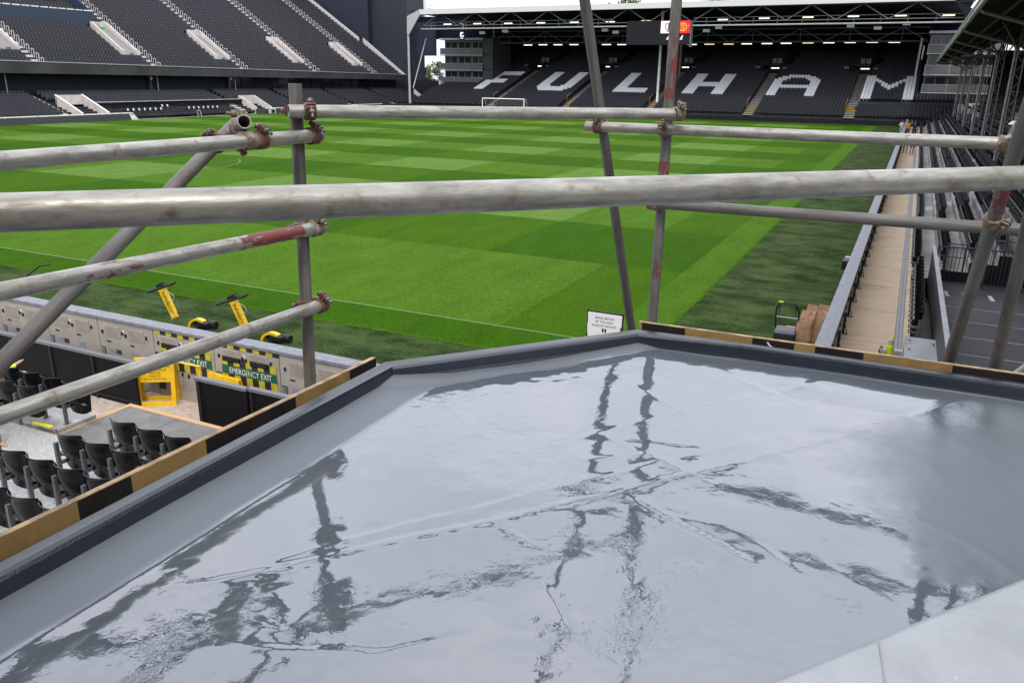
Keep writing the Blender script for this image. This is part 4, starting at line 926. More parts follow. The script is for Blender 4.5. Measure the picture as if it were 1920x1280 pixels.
b.box(s0.x, s0.x+.04, sY+.02, sY+.5, 0, .05); b.box(s1.x-.04, s1.x, sY+.02, sY+.5, 0, .05); b.box(s0.x, s0.x+.03, sY+.02, sY+.05, 0, zt_-.6); b.box(s1.x-.03, s1.x, sY+.02, sY+.05, 0, zt_-.6); b.build('frame', BLACK, sg)
b = MB(); e_ = .035
pf = [(s0.x+.025, sY, zt_-.035), (s1.x-.02, sY, zt_-.035), (s1.x-.02, sY, zt_-.28), (s1.x-.055, sY, zt_-.30), (s1.x-.055, sY, zt_-.6), (s0.x+.04, sY, zt_-.6), (s0.x+.02, sY, zt_-.45), (s0.x+.02, sY, zt_-.30), (s0.x+.03, sY, zt_-.28)]
b.plate(pf, (0, .02, 0)); b.build('sign_face', mat('sign white', (.72, .7, .7), .5), sg)
b = MB(); mxx = (s0.x+s1.x)/2
for i, s in enumerate(('GRASS GROWS', 'BY THE INCH', 'KILLED BY THE FOOT')): text_mb(b, s, .072, (mxx, sY-.003, zt_-.16-i*.088), (1, 0, 0), (0, 0, 1), 0, sx=.8 if i == 2 else .92)
for dx in (-.03, .03): b.add([(mxx+dx-.025, sY-.004, zt_-.37), (mxx+dx+.02, sY-.004, zt_-.37), (mxx+dx+.02, sY-.004, zt_-.44), (mxx+dx, sY-.004, zt_-.475), (mxx+dx-.02, sY-.004, zt_-.44)], [(0, 1, 2, 3, 4)])
b.build('sign_lettering', mat('ink', (.03, .03, .035), .6), sg)

# battery mowers parked behind the near boards
rY = 13.3
rt_, rb_ = ony(301, 541, rY), ony(327, 597, rY)
rm0 = empty('reel_mower', (rt_.x, rY, 0)); ax = (rb_-rt_).normalized(); sd_ = ax.cross(Vector((0, 1, 0))).normalized()
if sd_.x < 0: sd_ = -sd_
Fw = Vector((0, 1, 0))
def fr(p, s, f_): return p+sd_*s+Fw*f_
b = MB(); b.hexa([fr(rb_, -.10, 0), fr(rb_, .10, 0), fr(rb_, .09, .09), fr(rb_, -.09, .09), fr(rt_, -.115, 0), fr(rt_, .115, 0), fr(rt_, .1, .1), fr(rt_, -.1, .1)]); b.build('battery_column', YELLOW, rm0, .015)
b = MB(); text_mb(b, 'INFINICUT', .13, (rt_+rb_)/2+Vector((0, -.004, 0))-sd_*.03, ax, sd_, 0); b.build('column_lettering', BLACK, rm0)
if True:
    b = MB(); p = rt_+(rb_-rt_)*.86; b.add([fr(p, -.04, -.004)-ax*.04, fr(p, .05, -.004)-ax*.04, fr(p, .05, -.004)+ax*.04, fr(p, -.04, -.004)+ax*.04], [(0, 1, 2, 3)]); b.build('white_label', WHITE, rm0)
hl, hr = ony(276, 548, rY), ony(322, 533, rY); hd = (hr-hl)
b = MB(); off = Vector((0, .11, .03)); b.path([hl, hr, hr+off, hl+off, hl], .028, 8); b.hexa([rt_-sd_*.12-ax*.06, rt_+sd_*.12-ax*.06, rt_+sd_*.1-ax*.05+off, rt_-sd_*.1-ax*.05+off, rt_-sd_*.12-ax*.12, rt_+sd_*.12-ax*.12, rt_+sd_*.1-ax*.1+off, rt_-sd_*.1-ax*.1+off]); b.build('handlebar', BLACK, rm0)
b = MB(); pts = [rt_+Vector((.1, 0, 0))]
for i in range(9): t_ = math.pi*i/8; pts.append(rt_+Vector((.1+.35*math.sin(t_), -.02, -.02-.14*(1-math.cos(t_)))))
b.path(pts, .006, 4); b.build('cable', LGREY, rm0)
gx, gz = ony(392, 606, rY+.35).x, ony(392, 606, rY+.35).z
b = MB(); b.path([rb_+Vector((.0, .06, .12)), ony(350, 584, rY+.15), ony(362, 590, rY+.2), ony(375, 606, rY+.3), (gx, rY+.35, .25)], .018, 7); b.path([rb_+Vector((0, .06, .1)), (rb_.x-.25, rY+.2, .35), (rb_.x-.35, rY+.3, .1)], .018, 7); b.tube(ony(367, 598, rY+.2), ony(370, 594, rY+.2), .03, seg=6); b.build('frame_tube', DGREY, rm0)
b = MB(); n = 10
for i in range(n):
    a0, a1 = math.pi*.95-math.pi*.62*i/n, math.pi*.95-math.pi*.62*(i+1)/n
    P2 = [(gx+.32*math.cos(t_)*q*1.1-.05, rY+.05+yy_, gz-.10+.28*math.sin(t_)*q) for yy_ in (0, .12) for t_ in (a0, a1) for q in (.82, 1)]
    b.hexa([P2[0], P2[2], P2[6], P2[4], P2[1], P2[3], P2[7], P2[5]])
b.build('front_guard', YELLOW, rm0)
b = MB(); b.tube((gx-.28, rY+.3, .1), (gx+.28, rY+.3, .1), .09, seg=14); b.box(gx-.26, gx+.15, rY+.1, rY+.3, .06, .16); b.build('reel_unit', BLACK, rm0, .02)
tag(rm0, 'yellow and black reel mower, left one behind the near boards, white label on its column', 'lawnmower', 'reel mowers parked on the near verge')
rm1 = copy_tree(rm0); rm1.location.x += ony(435, 567, rY).x-rt_.x; tag(rm1, 'yellow and black reel mower partly hidden behind the lowest left scaffold rail', 'lawnmower', 'reel mowers parked on the near verge')
q = onz(70, 520, 0); e = empty('trolley', onz(66, 545, .3)); q = e.location; b = MB(); b.box(q.x-.15, q.x+.15, 12.2, 12.4, .1, .5); b.build('body', mat('blue crate', (.03, .07, .3), .5), e, .03); b = MB(); b.path([(q.x-.5, 13.1, .5), (q.x+.3, 13.2, 1.0), (q.x+.6, 13.3, 1.05)], .02, 6); b.build('handle', BLACK, e); tag(e, 'small blue trolley with dark handle behind the near boards at left', 'trolley')

# ================================================================ NEAR LEFT: barriers, yellow boards, seat rows
def barrier(x0, x1, Y, zt, lab, fade=False):
    e = empty('barrier', (x0, Y, -.5)); tag(e, lab, 'barrier')
    b = MB(); b.box(x0, x1, Y, Y+.05, -.5, zt-.06); b.build('panel', mat('matt black panel', (.007, .007, .009), .5, spec=.12), e)
    b = MB(); b.box(x0-.01, x1+.01, Y-.03, Y+.08, zt-.055, zt); b.build('top_rail', mat('dull grey rail', (.13, .13, .14), .5), e)
    b = MB(); x = x0+.05
    while x < x1: b.box(x, x+.06, Y-.03, Y, -.5, zt-.06); x += 1.3
    b.box(x0, x1, Y-.02, Y, -.42, -.38)
    b.build('post', BLACK, e)
zt1 = ony(0, 622, 10.15).z
barrier(-30, ony(250, 682, 10.15).x, 10.15, zt1, 'long black pitch barrier with grey top rail left of the yellow boards')
zt2_ = ony(372, 708, 9.85).z
barrier(ony(366, 712, 9.85).x, ony(462, 740, 9.85).x, 9.85, zt2_, 'square black barrier panel right of the yellow notice board')
barrier(ony(464, 740, 9.88).x, -5.0, 9.9, zt2_, 'black barrier running behind the hazard striped toe board')
def aboard(foot_l, foot_r, H_=1.1, text=True):
    a = Vector(foot_l); b_ = Vector(foot_r); wx_ = (b_-a); W = wx_.length; ux = wx_.normalized(); bk_ = Vector((-ux.y, ux.x, 0)); up_ = (Vector((0, 0, 1))+bk_*.18).normalized()
    e = empty('notice_board', a)
    def pt(s, t, o): return a+ux*s*W+up_*t*H_+bk_*o
    def bar(mb, s0, s1, t0, t1): mb.hexa([pt(s0, t0, 0), pt(s1, t0, 0), pt(s1, t0, .03), pt(s0, t0, .03), pt(s0, t1, 0), pt(s1, t1, 0), pt(s1, t1, .03), pt(s0, t1, .03)])
    m = MB(); bar(m, 0, .11, 0, .5); bar(m, .89, 1, 0, .5); bar(m, .11, .89, .0, .09); bar(m, 0, 1, .5, 1.0); m.build('front_leaf', YELLOW, e)
    m = MB(); A_ = .55
    def pb(s, t): return a+ux*s*W+Vector((0, 0, t*H_*.98))+bk_*(.2*t*H_*.9+(1-t)*.30+.04)
    for s0, s1, t0, t1 in ((0, .1, 0, 1), (.9, 1, 0, 1), (.1, .9, 0, .08), (.1, .9, .9, 1)): m.hexa([pb(s0, t0), pb(s1, t0), pb(s1, t0)+bk_*.03, pb(s0, t0)+bk_*.03, pb(s0, t1), pb(s1, t1), pb(s1, t1)+bk_*.03, pb(s0, t1)+bk_*.03])
    m.build('rear_leaf', YELLOW, e)
    if not text: return e
    m = MB()
    for i, s in enumerate(('PLEASE KEEP OFF THE', 'PITCH AT ALL TIMES', 'UNAUTHORISED SPECTATORS', 'ON THE PITCH WILL BE', 'ARRESTED', 'THANK YOU', 'FOR YOUR CO-OPERATION')):
        sz = .062 if i < 5 else .05
        text_mb(m, s, sz*H_, pt(.5, .92-i*.062, -.004), ux, up_, 0, lift=.0, sx=.86*W/.8*(1 if len(s) < 20 else .86))
    m.build('notice_lettering', BLACK, e)
    return e
fl, fr_ = onz(257, 762, -.5), onz(331, 760, -.5)
ab = aboard(fl, fr_, .98); tag(ab, 'yellow folding notice board asking people to keep off the pitch, fully in view', 'notice board', 'yellow notice boards')
a_, b_ = ony(318, 675, 10.3), ony(373, 680, 10.3); ab2 = empty('notice_board', (a_.x, 10.3, -.5)); m = MB(); m.box(a_.x-.1, b_.x, 10.28, 10.34, b_.z-.07, a_.z-.01); m.build('top_bar', YELLOW, ab2, .008)
m = MB(); m.box(b_.x-.05, b_.x, 10.30, 10.34, -.5, b_.z-.08); m.build('leg', YELLOW, ab2); tag(ab2, 'yellow notice board seen edge on, just its top bar beside the keep-off notice', 'notice board', 'yellow notice boards')
q = ony(412, 712, 10.4); ab3 = aboard((q.x-.43, 10.35, -.5), (q.x+.4, 10.30, -.5), .93, False); tag(ab3, 'yellow notice board peeking over the square black barrier panel', 'notice board', 'yellow notice boards')
e = empty('floor_cable', onz(270, 745, -.49)); b = MB(); b.path([onz(258, 745, -.49), onz(275, 733, -.49), onz(300, 728, -.49), onz(325, 735, -.49), onz(340, 728, -.49)], .012, 5); b.build('cable', BLACK, e); tag(e, 'loose black cable on the pink concrete behind the yellow board', 'cable')

CHQ = mat('chequer plate', (.28, .272, .255), .5, metal=.15, col2=(.46, .45, .42), scale=45, stretch=(1, 1, 1), lo=.45, hi=.55, bump=.4, bscale=70)
SLAB = mat('grey paving slab', (.115, .112, .105), .8, col2=(.16, .155, .145), scale=3, col3=(.22, .21, .19), scale3=1.2, lo3=.55, hi3=.75)
WOOD = mat('bare timber edge', (.45, .28, .13), .7)
rows = [(1.0, 8.0, -13.3-.5*4, 8, 0), (1.1, 7.17, -9.90, 6, 1), (1.2, 6.39, -9.97, 6, 2), (1.3, 5.62, -10.04, 6, 3), (1.4, 4.81, -9.3, 4, 4)]
t = MB()
t.box(-40, -12.15, 7.72, 8.5, -.5, .18); 
for zt_r, Yr, xs_, n, idx in rows[1:]: t.box(-40, -2, Yr-.45, Yr+.33, -.5, zt_r-.82)
t.box(-40, -2, 2.2, 4.36, -.5, .62)
struct(t.build('seating_steps', CHQ))
t = MB(); t.box(-12.1, -2, 7.5, 9.15, -.5, .10, 0); 
for x in (-10.9, -9.7, -8.5): t.box(x, x+.012, 7.5, 9.15, .1, .102, 2)
t.box(-12.2, -12.1, 7.5, 9.25, -.5, .11, 1); t.box(-12.1, -2, 9.15, 9.25, -.5, .11, 1)
struct(t.build('front_slab', [SLAB, WOOD, DGREY]))
t = MB(); t.box(-12.55, -12.1, 7.62, 7.70, .281, .30); e = t.build('step_edge_strip', mat('yellow nosing', (.7, .6, .03), .5)); struct(e)
first = True
def add_seat(x, Yr, zf, lab, grp):
    c = copy_tree(seat0); c.location = (x, Yr, zf); tag(c, lab, 'seat', grp)
P_ = .54
# back tops were read off the photograph: (px of first visible seat centre, row)
def seatrow(px, py, zt_r, Yr, i0, i1, name):
    x0 = ony(px, py, Yr).x-.14
    for i in range(i0, i1):
        nm = ORD[i-i0]; add_seat(x0+i*P_, Yr, zt_r-.83, f'black tip-up seat, {nm} from the left, {name}', f'black tip-up seats, {name}')
seatrow(237, 788, 1.1, 7.17, 0, 5, 'short front row by the grey slab')
seatrow(136, 812, 1.2, 6.39, 0, 6, 'row behind the short front row')
seatrow(29, 838, 1.3, 5.62, -1, 6, 'third row up near the toe board')
seatrow(52, 932, 1.4, 4.81, -2, 3, 'rearmost row against the toe board')
seatrow(62, 700, 1.0, 8.02, -3, 3, 'far row in front of the black barrier')
seatrow(15, 722, 1.05, 7.5, -1, 2, 'row between the black barrier and the aisle')
# move the master out of view of nothing: it becomes one more seat of the single row
seat0.location = (.80, 27.2, 0); seat0.rotation_euler.z = math.pi/2
tag(seat0, 'black seat, farthest of the single row beside the dark panel', 'seat', 'seats in the single row beside the dark panel')

# ================================================================ PEOPLE
def skinmesh(name, joints, edges, m, parent, sub=2):
    me = bpy.data.meshes.new(name); o_ = bpy.data.objects.new(name, me); C.objects.link(o_); o_.parent = parent
    ks = list(joints); me.from_pydata([joints[k][0] for k in ks], [(ks.index(a), ks.index(b)) for a, b in edges], []); me.update()
    s = o_.modifiers.new('skin', 'SKIN'); s.use_smooth_shade = True
    sv = me.skin_vertices[0].data
    for i, k in enumerate(ks): r = joints[k][1]; sv[i].radius = r if isinstance(r, tuple) else (r, r)
    sv[0].use_root = True
    u = o_.modifiers.new('sub', 'SUBSURF'); u.levels = sub; u.render_levels = sub; me.materials.append(m); return o_
SKIN = mat('skin', (.42, .25, .18), .5); HAIR = mat('brown hair', (.05, .03, .02), .6); SHOE = mat('dark shoe', (.02, .02, .025), .5)
def person(loc, rz, label, shirt, shorts, arms='down', stride=.12, sit=False, long_legs=False, sc=1.):
    e = empty('person', loc, rz); e.scale = (sc,)*3; tag(e, label, 'person')
    J = {'pel': ((0, 0, .95), (.15, .11)), 'chest': ((0, 0, 1.27), (.17, .11)), 'neckb': ((0, 0, 1.46), (.07, .06)), 'neck': ((0, .01, 1.53), .055), 'head': ((0, .02, 1.66), (.085, .1)), 'top': ((0, .01, 1.74), (.06, .07))}
    E_ = [('pel', 'chest'), ('chest', 'neckb'), ('neckb', 'neck'), ('neck', 'head'), ('head', 'top')]
    if sit: hz = .5
    for s, nm in ((-1, 'l'), (1, 'r')):
        if arms == 'up': el_, wr = (s*.36, .05, 1.50), (s*.30, .12, 1.72)
        elif arms == 'bent': el_, wr = (s*.27, .05, 1.12), (s*.18, .26, 1.16)
        else: el_, wr = (s*.25, -.02, 1.14), (s*.26, .06, .90)
        J['sh'+nm] = ((s*.18, 0, 1.41), .06); J['el'+nm] = (el_, .042); J['wr'+nm] = (wr, .03); hd_ = Vector(wr)+(Vector(wr)-Vector(el_)).normalized()*.10; J['ha'+nm] = (tuple(hd_), (.035, .018))
        E_ += [('neckb', 'sh'+nm), ('sh'+nm, 'el'+nm), ('el'+nm, 'wr'+nm), ('wr'+nm, 'ha'+nm)]
        for f_ in range(4): J[f'f{f_}'+nm] = (tuple(hd_+(hd_-Vector(el_)).normalized()*(.07+.01*(f_ in (1, 2)))+Vector((0, (f_-1.5)*.02, 0))), .009); E_.append(('ha'+nm, f'f{f_}'+nm))
        J['th'+nm] = (tuple(hd_+Vector((0, .05, .0))), .010); E_.append(('wr'+nm, 'th'+nm))
        if sit: kn, an, ft = (s*.12, .42, .95), (s*.13, .46, .50), (s*.14, .60, .45)
        else: kn, an, ft = (s*.11, s*stride*.5+.03, .50), (s*.11, s*stride-.02, .09), (s*.12, s*stride+.15, .035)
        J['hp'+nm] = ((s*.1, 0, .88), .09); J['kn'+nm] = (kn, .062); J['cf'+nm] = (tuple(Vector(kn)*.62+Vector(an)*.38+Vector((0, -.02, 0))), .058); J['an'+nm] = (an, .04); J['ft'+nm] = (ft, (.045, .03))
        E_ += [('pel', 'hp'+nm), ('hp'+nm, 'kn'+nm), ('kn'+nm, 'cf'+nm), ('cf'+nm, 'an'+nm), ('an'+nm, 'ft'+nm)]
    skinmesh('body', J, E_, SKIN, e)
    g_ = lambda k, d: (J[k][0], tuple(v+d for v in (J[k][1] if isinstance(J[k][1], tuple) else (J[k][1],)*2)))
    S = {'pel': ((0, 0, .90), (.165, .125)), 'chest': g_('chest', .018), 'neckb': ((0, 0, 1.44), (.085, .075))}; ES = [('pel', 'chest'), ('chest', 'neckb')]
    for nm in 'lr': S['sh'+nm] = g_('sh'+nm, .02); a_ = Vector(J['sh'+nm][0]); b2 = Vector(J['el'+nm][0]); S['el'+nm] = (tuple(a_.lerp(b2, 1.0 if arms == 'bent' else .8)), .06); ES += [('neckb', 'sh'+nm), ('sh'+nm, 'el'+nm)]
    if arms == 'bent':
        for nm in 'lr': S['wr'+nm] = g_('wr'+nm, .016); ES.append(('el'+nm, 'wr'+nm))
    skinmesh('jacket' if arms == 'bent' else 'shirt', S, ES, shirt, e)
    S = {'pel': ((0, 0, .93), (.16, .12))}; ES = []
    for nm in 'lr':
        S['hp'+nm] = g_('hp'+nm, .02); a_ = Vector(J['hp'+nm][0]); b2 = Vector(J['kn'+nm][0]); S['kn'+nm] = (tuple(a_.lerp(b2, .92)), .08); ES += [('pel', 'hp'+nm), ('hp'+nm, 'kn'+nm)]
        if long_legs: S['an'+nm] = g_('an'+nm, .03); ES.append(('kn'+nm, 'an'+nm))
    skinmesh('trousers' if long_legs else 'shorts', S, ES, shorts, e)
    for nm in 'lr':
        a_, f_ = Vector(J['an'+nm][0]), Vector(J['ft'+nm][0]); skinmesh('shoe', {'a': (tuple(a_+Vector((0, 0, -.02))), .05), 'h': (tuple(a_+Vector((0, -.03, -.05))), .04), 'f': (tuple(f_), (.055, .04))}, [('a', 'h'), ('h', 'f')], SHOE, e)
    skinmesh('hair', {'a': ((0, -.02, 1.70), (.085, .09)), 'b': ((0, -.045, 1.63), (.075, .06)), 'c': ((0, .03, 1.75), (.07, .06))}, [('a', 'b'), ('a', 'c')], HAIR, e)
    b = MB()
    for s in (-1, 1): b.tube((s*.032, .10, 1.655), (s*.032, .118, 1.655), .012, seg=6)
    o_ = b.build('eyes', BLACK, None); o_.parent = e
    b = MB(); b.tube((0, .10, 1.64), (0, .14, 1.615), .009, .014, seg=6); 
    for s in (-1, 1): b.tube((s*.085, .01, 1.63), (s*.1, 0, 1.67), .018, seg=6)
    o_ = b.build('nose_and_ears', SKIN, None); o_.parent = e
    b = MB(); b.box(-.025, .025, .10, .118, 1.583, 1.593); o_ = b.build('mouth', mat('lips', (.3, .1, .08)), None); o_.parent = e
    return e
BLK = mat('black cloth', (.012, .012, .014), .9); GRC = mat('grey cloth', (.16, .16, .17), .9)
person((ony(1704, 235, 104).x, 104, 0), .2, 'person in an orange shirt and grey shorts with arms raised, far down the buff path', ORANGE, GRC, 'up')
person((ony(1715.5, 238, 103).x, 103, 0), -.4, 'person in black beside the orange shirted person on the buff path', BLK, BLK, long_legs=True)
person((ony(1691, 238, 106).x, 106, 0), .5, 'person in a pale top standing against the boards far down the buff path', mat('pale cloth', (.6, .62, .62), .9), mat('pale green cloth', (.35, .42, .3), .9), 'bent', long_legs=True)
person((-.42, 80.2, 0), 3.0, 'person in black shorts, left of two walking on the buff path under the rail', BLK, BLK, stride=.16)
person((.10, 79.0, 0), 3.2, 'person in black shorts, right of two walking on the buff path under the rail', BLK, BLK, stride=.18)
HV = mat('hi-vis yellow', (.66, .80, .02), .6, col2=(.72, .86, .03), scale=6)
hq = ony(-8, 680, 8.05); hp = person((hq.x, 8.02, .18-.42), -.15, 'person in a fluorescent yellow jacket seated at the left edge of the seat rows', HV, mat('tan trousers', (.3, .2, .13), .9), 'bent', sit=True, long_legs=True)
hp2 = person((onz(-60, 800, .6).x, onz(-60, 800, .6).y-.1, .24-.42), -1.2, 'person in tan trousers at the left edge, only a bent leg showing', BLK, mat('tan trousers', (.3, .2, .13), .9), 'bent', sit=True, long_legs=True)

# ================================================================ THE WET ROOF
ZP, ZR = 4.75, 4.67
RIN = [(-1.80, .05), (-1.80, 2.61), (-1.03, 3.535), (-.57, 3.59), (.1, 3.60), (3.2, 3.62)]
def yin(x): return 3.535+(x+1.03)*.12 if x < -.57 else (3.59+(x+.57)*.015 if x < .1 else 3.60+(x-.1)*.0065)
ROUT = [(-1.87, .05), (-1.87, 2.645), (-1.06, 3.605), (-.58, 3.64), (.1, 3.648), (3.2, 3.668)]
rf = empty('flat_roof', (-.5, 2, ZR)); tag(rf, 'small grey flat roof freshly coated and wet, ringed by a dark upstand', 'roof')
DECK = None
def deckmat():
    m = bpy.data.materials.new('wet roof coating'); m.use_nodes = True; n = m.node_tree.nodes; l = m.node_tree.links.new
    p = n['Principled BSDF']; p.inputs['IOR'].default_value = 2.3; p.inputs['Roughness'].default_value = .02
    at = n.new('ShaderNodeAttribute'); at.attribute_name = 'dry'; ra_ = n.new('ShaderNodeMapRange'); ra_.inputs['To Min'].default_value = .015; ra_.inputs['To Max'].default_value = .6; l(at.outputs['Fac'], ra_.inputs[0]); l(ra_.outputs[0], p.inputs['Roughness'])
    ri = n.new('ShaderNodeMapRange'); ri.inputs['To Min'].default_value = 2.3; ri.inputs['To Max'].default_value = 1.9; l(at.outputs['Fac'], ri.inputs[0]); l(ri.outputs[0], p.inputs['IOR'])
    t = n.new('ShaderNodeTexCoord')
    def N(s, d, r=.6, w=0.): z = n.new('ShaderNodeTexNoise'); z.inputs['Scale'].default_value = s; z.inputs['Detail'].default_value = d; z.inputs['Roughness'].default_value = r; z.inputs['Distortion'].default_value = w; l(t.outputs['Object'], z.inputs['Vector']); return z.outputs[0]
    x = n.new('ShaderNodeMix'); x.data_type = 'RGBA'; x.inputs[6].default_value = (.070, .083, .096, 1); x.inputs[7].default_value = (.088, .103, .118, 1); l(N(2.2, 5), x.inputs[0]); l(x.outputs[2], p.inputs['Base Color'])
    # fine orange-peel ripple, patchy
    mk = n.new('ShaderNodeMapRange'); mk.inputs['From Min'].default_value = .49; mk.inputs['From Max'].default_value = .64; mk.inputs['To Min'].default_value = .10; l(N(1.7, 4, .65, .6), mk.inputs[0])
    mm = n.new('ShaderNodeMath'); mm.operation = 'MULTIPLY'; l(N(30, 3, .62, .9), mm.inputs[0]); l(mk.outputs[0], mm.inputs[1])
    b = n.new('ShaderNodeBump'); b.inputs['Strength'].default_value = 1.; b.inputs['Distance'].default_value = .0014; l(mm.outputs[0], b.inputs['Height']); 
    b2 = n.new('ShaderNodeBump'); b2.inputs['Strength'].default_value = 1.; b2.inputs['Distance'].default_value = .00009; l(N(38, 4, .6, .3), b2.inputs['Height']); l(b.outputs[0], b2.inputs['Normal']); l(b2.outputs[0], p.inputs['Normal'])
    return m
def inpoly(x, y):
    if x < -1.80 or y > yin(x)+.025: return False
    # outside of the diagonal upstand?
    ax_, ay = -1.80, 2.61; bx_, by = -1.03, 3.535
    return (bx_-ax_)*(y-ay)-(by-ay)*(x-ax_) < .02
SEAM = [((440, 1080), (1150, 925), .0032, .006), ((1150, 925), (1810, 755), .0036, .007), ((520, 1045), (1230, 868), .0022, .008), ((1230, 868), (1420, 822), .002, .008), ((1010, 838), (1290, 765), .0014, .01), ((1290, 765), (1640, 700), .0014, .01), ((830, 735), (1300, 658), .0012, .008), ((1143, 700), (1290, 775), .0030, .006), ((1195, 940), (1400, 1050), .003, .005), ((760, 770), (1190, 690), .0012, .01), ((1500, 700), (1545, 800), .0016, .012), ((1360, 700), (1500, 760), .0018, .012), ((1000, 1180), (1080, 1190), .002, .005), ((480, 1210), (700, 1225), .002, .005), ((700, 1230), (860, 1190), .002, .006), ((640, 830), (690, 900), .002, .006), ((370, 1090), (560, 1066), .003, .006), ((950, 990), (1005, 1022), .003, .004), ((1020, 1100), (1075, 1180), .003, .004), ((1440, 1030), (1480, 1062), .003, .004), ((500, 1165), (550, 1195), .003, .004), ((1110, 860), (1230, 850), .003, .006), ((1160, 820), (1330, 835), .003, .006), ((1100, 800), (1330, 905), .002, .006)]
seg_ = [((onz(*a, ZR).xy), (onz(*b, ZR).xy), h, w_) for a, b, h, w_ in SEAM]
def zroof(x, y):
    P = Vector((x, y, 0)); h = 0
    n1 = noise.noise(P*1.6); n2 = noise.noise(Vector((x*3.6+9, y*3.6, 3))); n3 = noise.noise(Vector((x*9, y*9+4, 7))); n4 = noise.noise(Vector((x*24, y*24, 2)))
    ms = max(0, noise.noise(Vector((x*1.3+4, y*1.3+2, 5)))+.25)
    h += .0042*n1+.0020*n2+.00075*n3*(0.5+1.3*ms)+.00022*n4*(.3+2.2*ms)
    # ridged wrinkles
    rdg = 1-abs(noise.noise(Vector((x*2.2+y*1.4, y*2.6, 11))))*6
    if rdg > 0: h += .0009*rdg*rdg*ms+(.0012*rdg*rdg*min(1, (x-.1)*3) if x > .1 else 0)
    for a, b, hh, ww in seg_:
        d_ = b-a; L_ = d_.length; u = Vector((x, y))-a; t_ = u.dot(d_)/L_; s_ = (d_.x*u.y-d_.y*u.x)/L_
        s_ += .012*noise.noise(Vector((x*4, y*4, 20)))
        if -.05 < t_ < L_+.05 and abs(s_) < .12:
            fade = min(1, (t_+.05)/.1, (L_+.05-t_)/.1); f_ = math.exp(-abs(s_)/ww) if s_ > 0 else math.exp(-abs(s_)/(ww*3)); h += (hh*1.05*f_+.0004*n4*math.exp(-abs(s_)/.05)+.0007*n3*math.exp(-abs(s_)/.1))*max(0, fade)
    # cant towards the left upstand
    if x < -1.63: h += (-1.63-x)*.16
    dd = ((-1.03+1.80)*(y-2.61)-(3.535-2.61)*(x+1.80))/1.177
    if dd > -.07: h += (dd+.07)*.25
    if y > yin(x)-.35: h += (y-yin(x)+.35)*.05
    h -= .012*max(0, x-.9)                  # fall towards the outlet on the right
    return ZR+h
gx0, gx1, gy0, gy1, st = -1.812, 3.0, .12, 3.87, .011
nx, ny = int((gx1-gx0)/st), int((gy1-gy0)/st)
V = np.zeros(((nx+1)*(ny+1), 3)); q_ = 0
for i in range(nx+1):
    x = gx0+i*st
    for j in range(ny+1): y = gy0+j*st; V[q_] = (x, y, zroof(x, y)); q_ += 1
Fq = []
for i in range(nx):
    for j in range(ny):
        if inpoly(gx0+i*st, gy0+(j+1)*st) or inpoly(gx0+(i+1)*st, gy0+j*st): a = i*(ny+1)+j; Fq.append((a, a+ny+1, a+ny+2, a+1))
me = bpy.data.meshes.new('membrane'); me.vertices.add(len(V)); me.vertices.foreach_set('co', (V-np.array(rf.location)).reshape(-1))
Fa = np.array(Fq, dtype=np.int32); me.loops.add(Fa.size); me.loops.foreach_set('vertex_index', Fa.reshape(-1)); me.polygons.add(len(Fa)); me.polygons.foreach_set('loop_start', np.arange(len(Fa), dtype=np.int32)*4)
me.polygons.foreach_set('use_smooth', np.ones(len(Fa), bool)); me.materials.append(deckmat())
DRYL = [onz(*p, ZR).xy for p in ((2100, 775), (1860, 752), (1560, 805), (1600, 890), (1640, 980), (1700, 1045), (1830, 1120), (2300, 1350))]
def dryness(x, y):
    p = Vector((x, y)); wob = .07*noise.noise(Vector((x*5, y*5, 1)))+.02*noise.noise(Vector((x*16, y*16, 1)))
    a = (-1.635-x+wob*.15)/.01; 
    dd = ((-1.03+1.80)*(y-2.61)-(3.535-2.61)*(x+1.80))/1.177; a = max(a, (dd+.085+wob*.5)/.02)
    # signed distance to the puddle edge on the right
    best = 9; sg_ = -1
    for q0, q1 in zip(DRYL, DRYL[1:]):
        d_ = q1-q0; t_ = max(0, min(1, (p-q0).dot(d_)/d_.length_squared)); v_ = p-(q0+d_*t_)
        if v_.length < best: best = v_.length; sg_ = 1 if (d_.x*v_.y-d_.y*v_.x) > 0 else -1
    a = max(a, (sg_*best+wob*1.6+.03)/.5+.10*noise.noise(Vector((x*30, y*30, 4))) if sg_*best > -.12 else 0)
    return max(0, min(1, a))**.55
dr_at = me.attributes.new('dry', 'FLOAT', 'POINT'); dr_at.data.foreach_set('value', np.array([dryness(v[0], v[1]) for v in V], dtype=np.float32)); me.update(calc_edges=True); me.validate()
o_ = bpy.data.objects.new('membrane', me); C.objects.link(o_); o_.parent = rf
UPS = mat('painted upstand', (.010, .014, .021), .27, col2=(.013, .018, .027), scale=7, bump=.14, bscale=160, ior=1.75, col3=(.07, .08, .09), scale3=90, lo3=.70, hi3=.74)
u = MB(); n = len(RIN); pr = []
for i in range(n):
    xi, yi = RIN[i]; xo, yo = ROUT[i]
    def mixp(t_, z): return (xi+(xo-xi)*t_, yi+(yo-yi)*t_, z)
    pr.append([mixp(-.25, ZR-.03), mixp(-.08, ZR+.012), mixp(0, ZR+.03), mixp(0, ZP-.012), mixp(.08, ZP-.002), mixp(.3, ZP+.002), mixp(.9, ZP), mixp(1, ZP-.012), mixp(1, ZP-.5)])
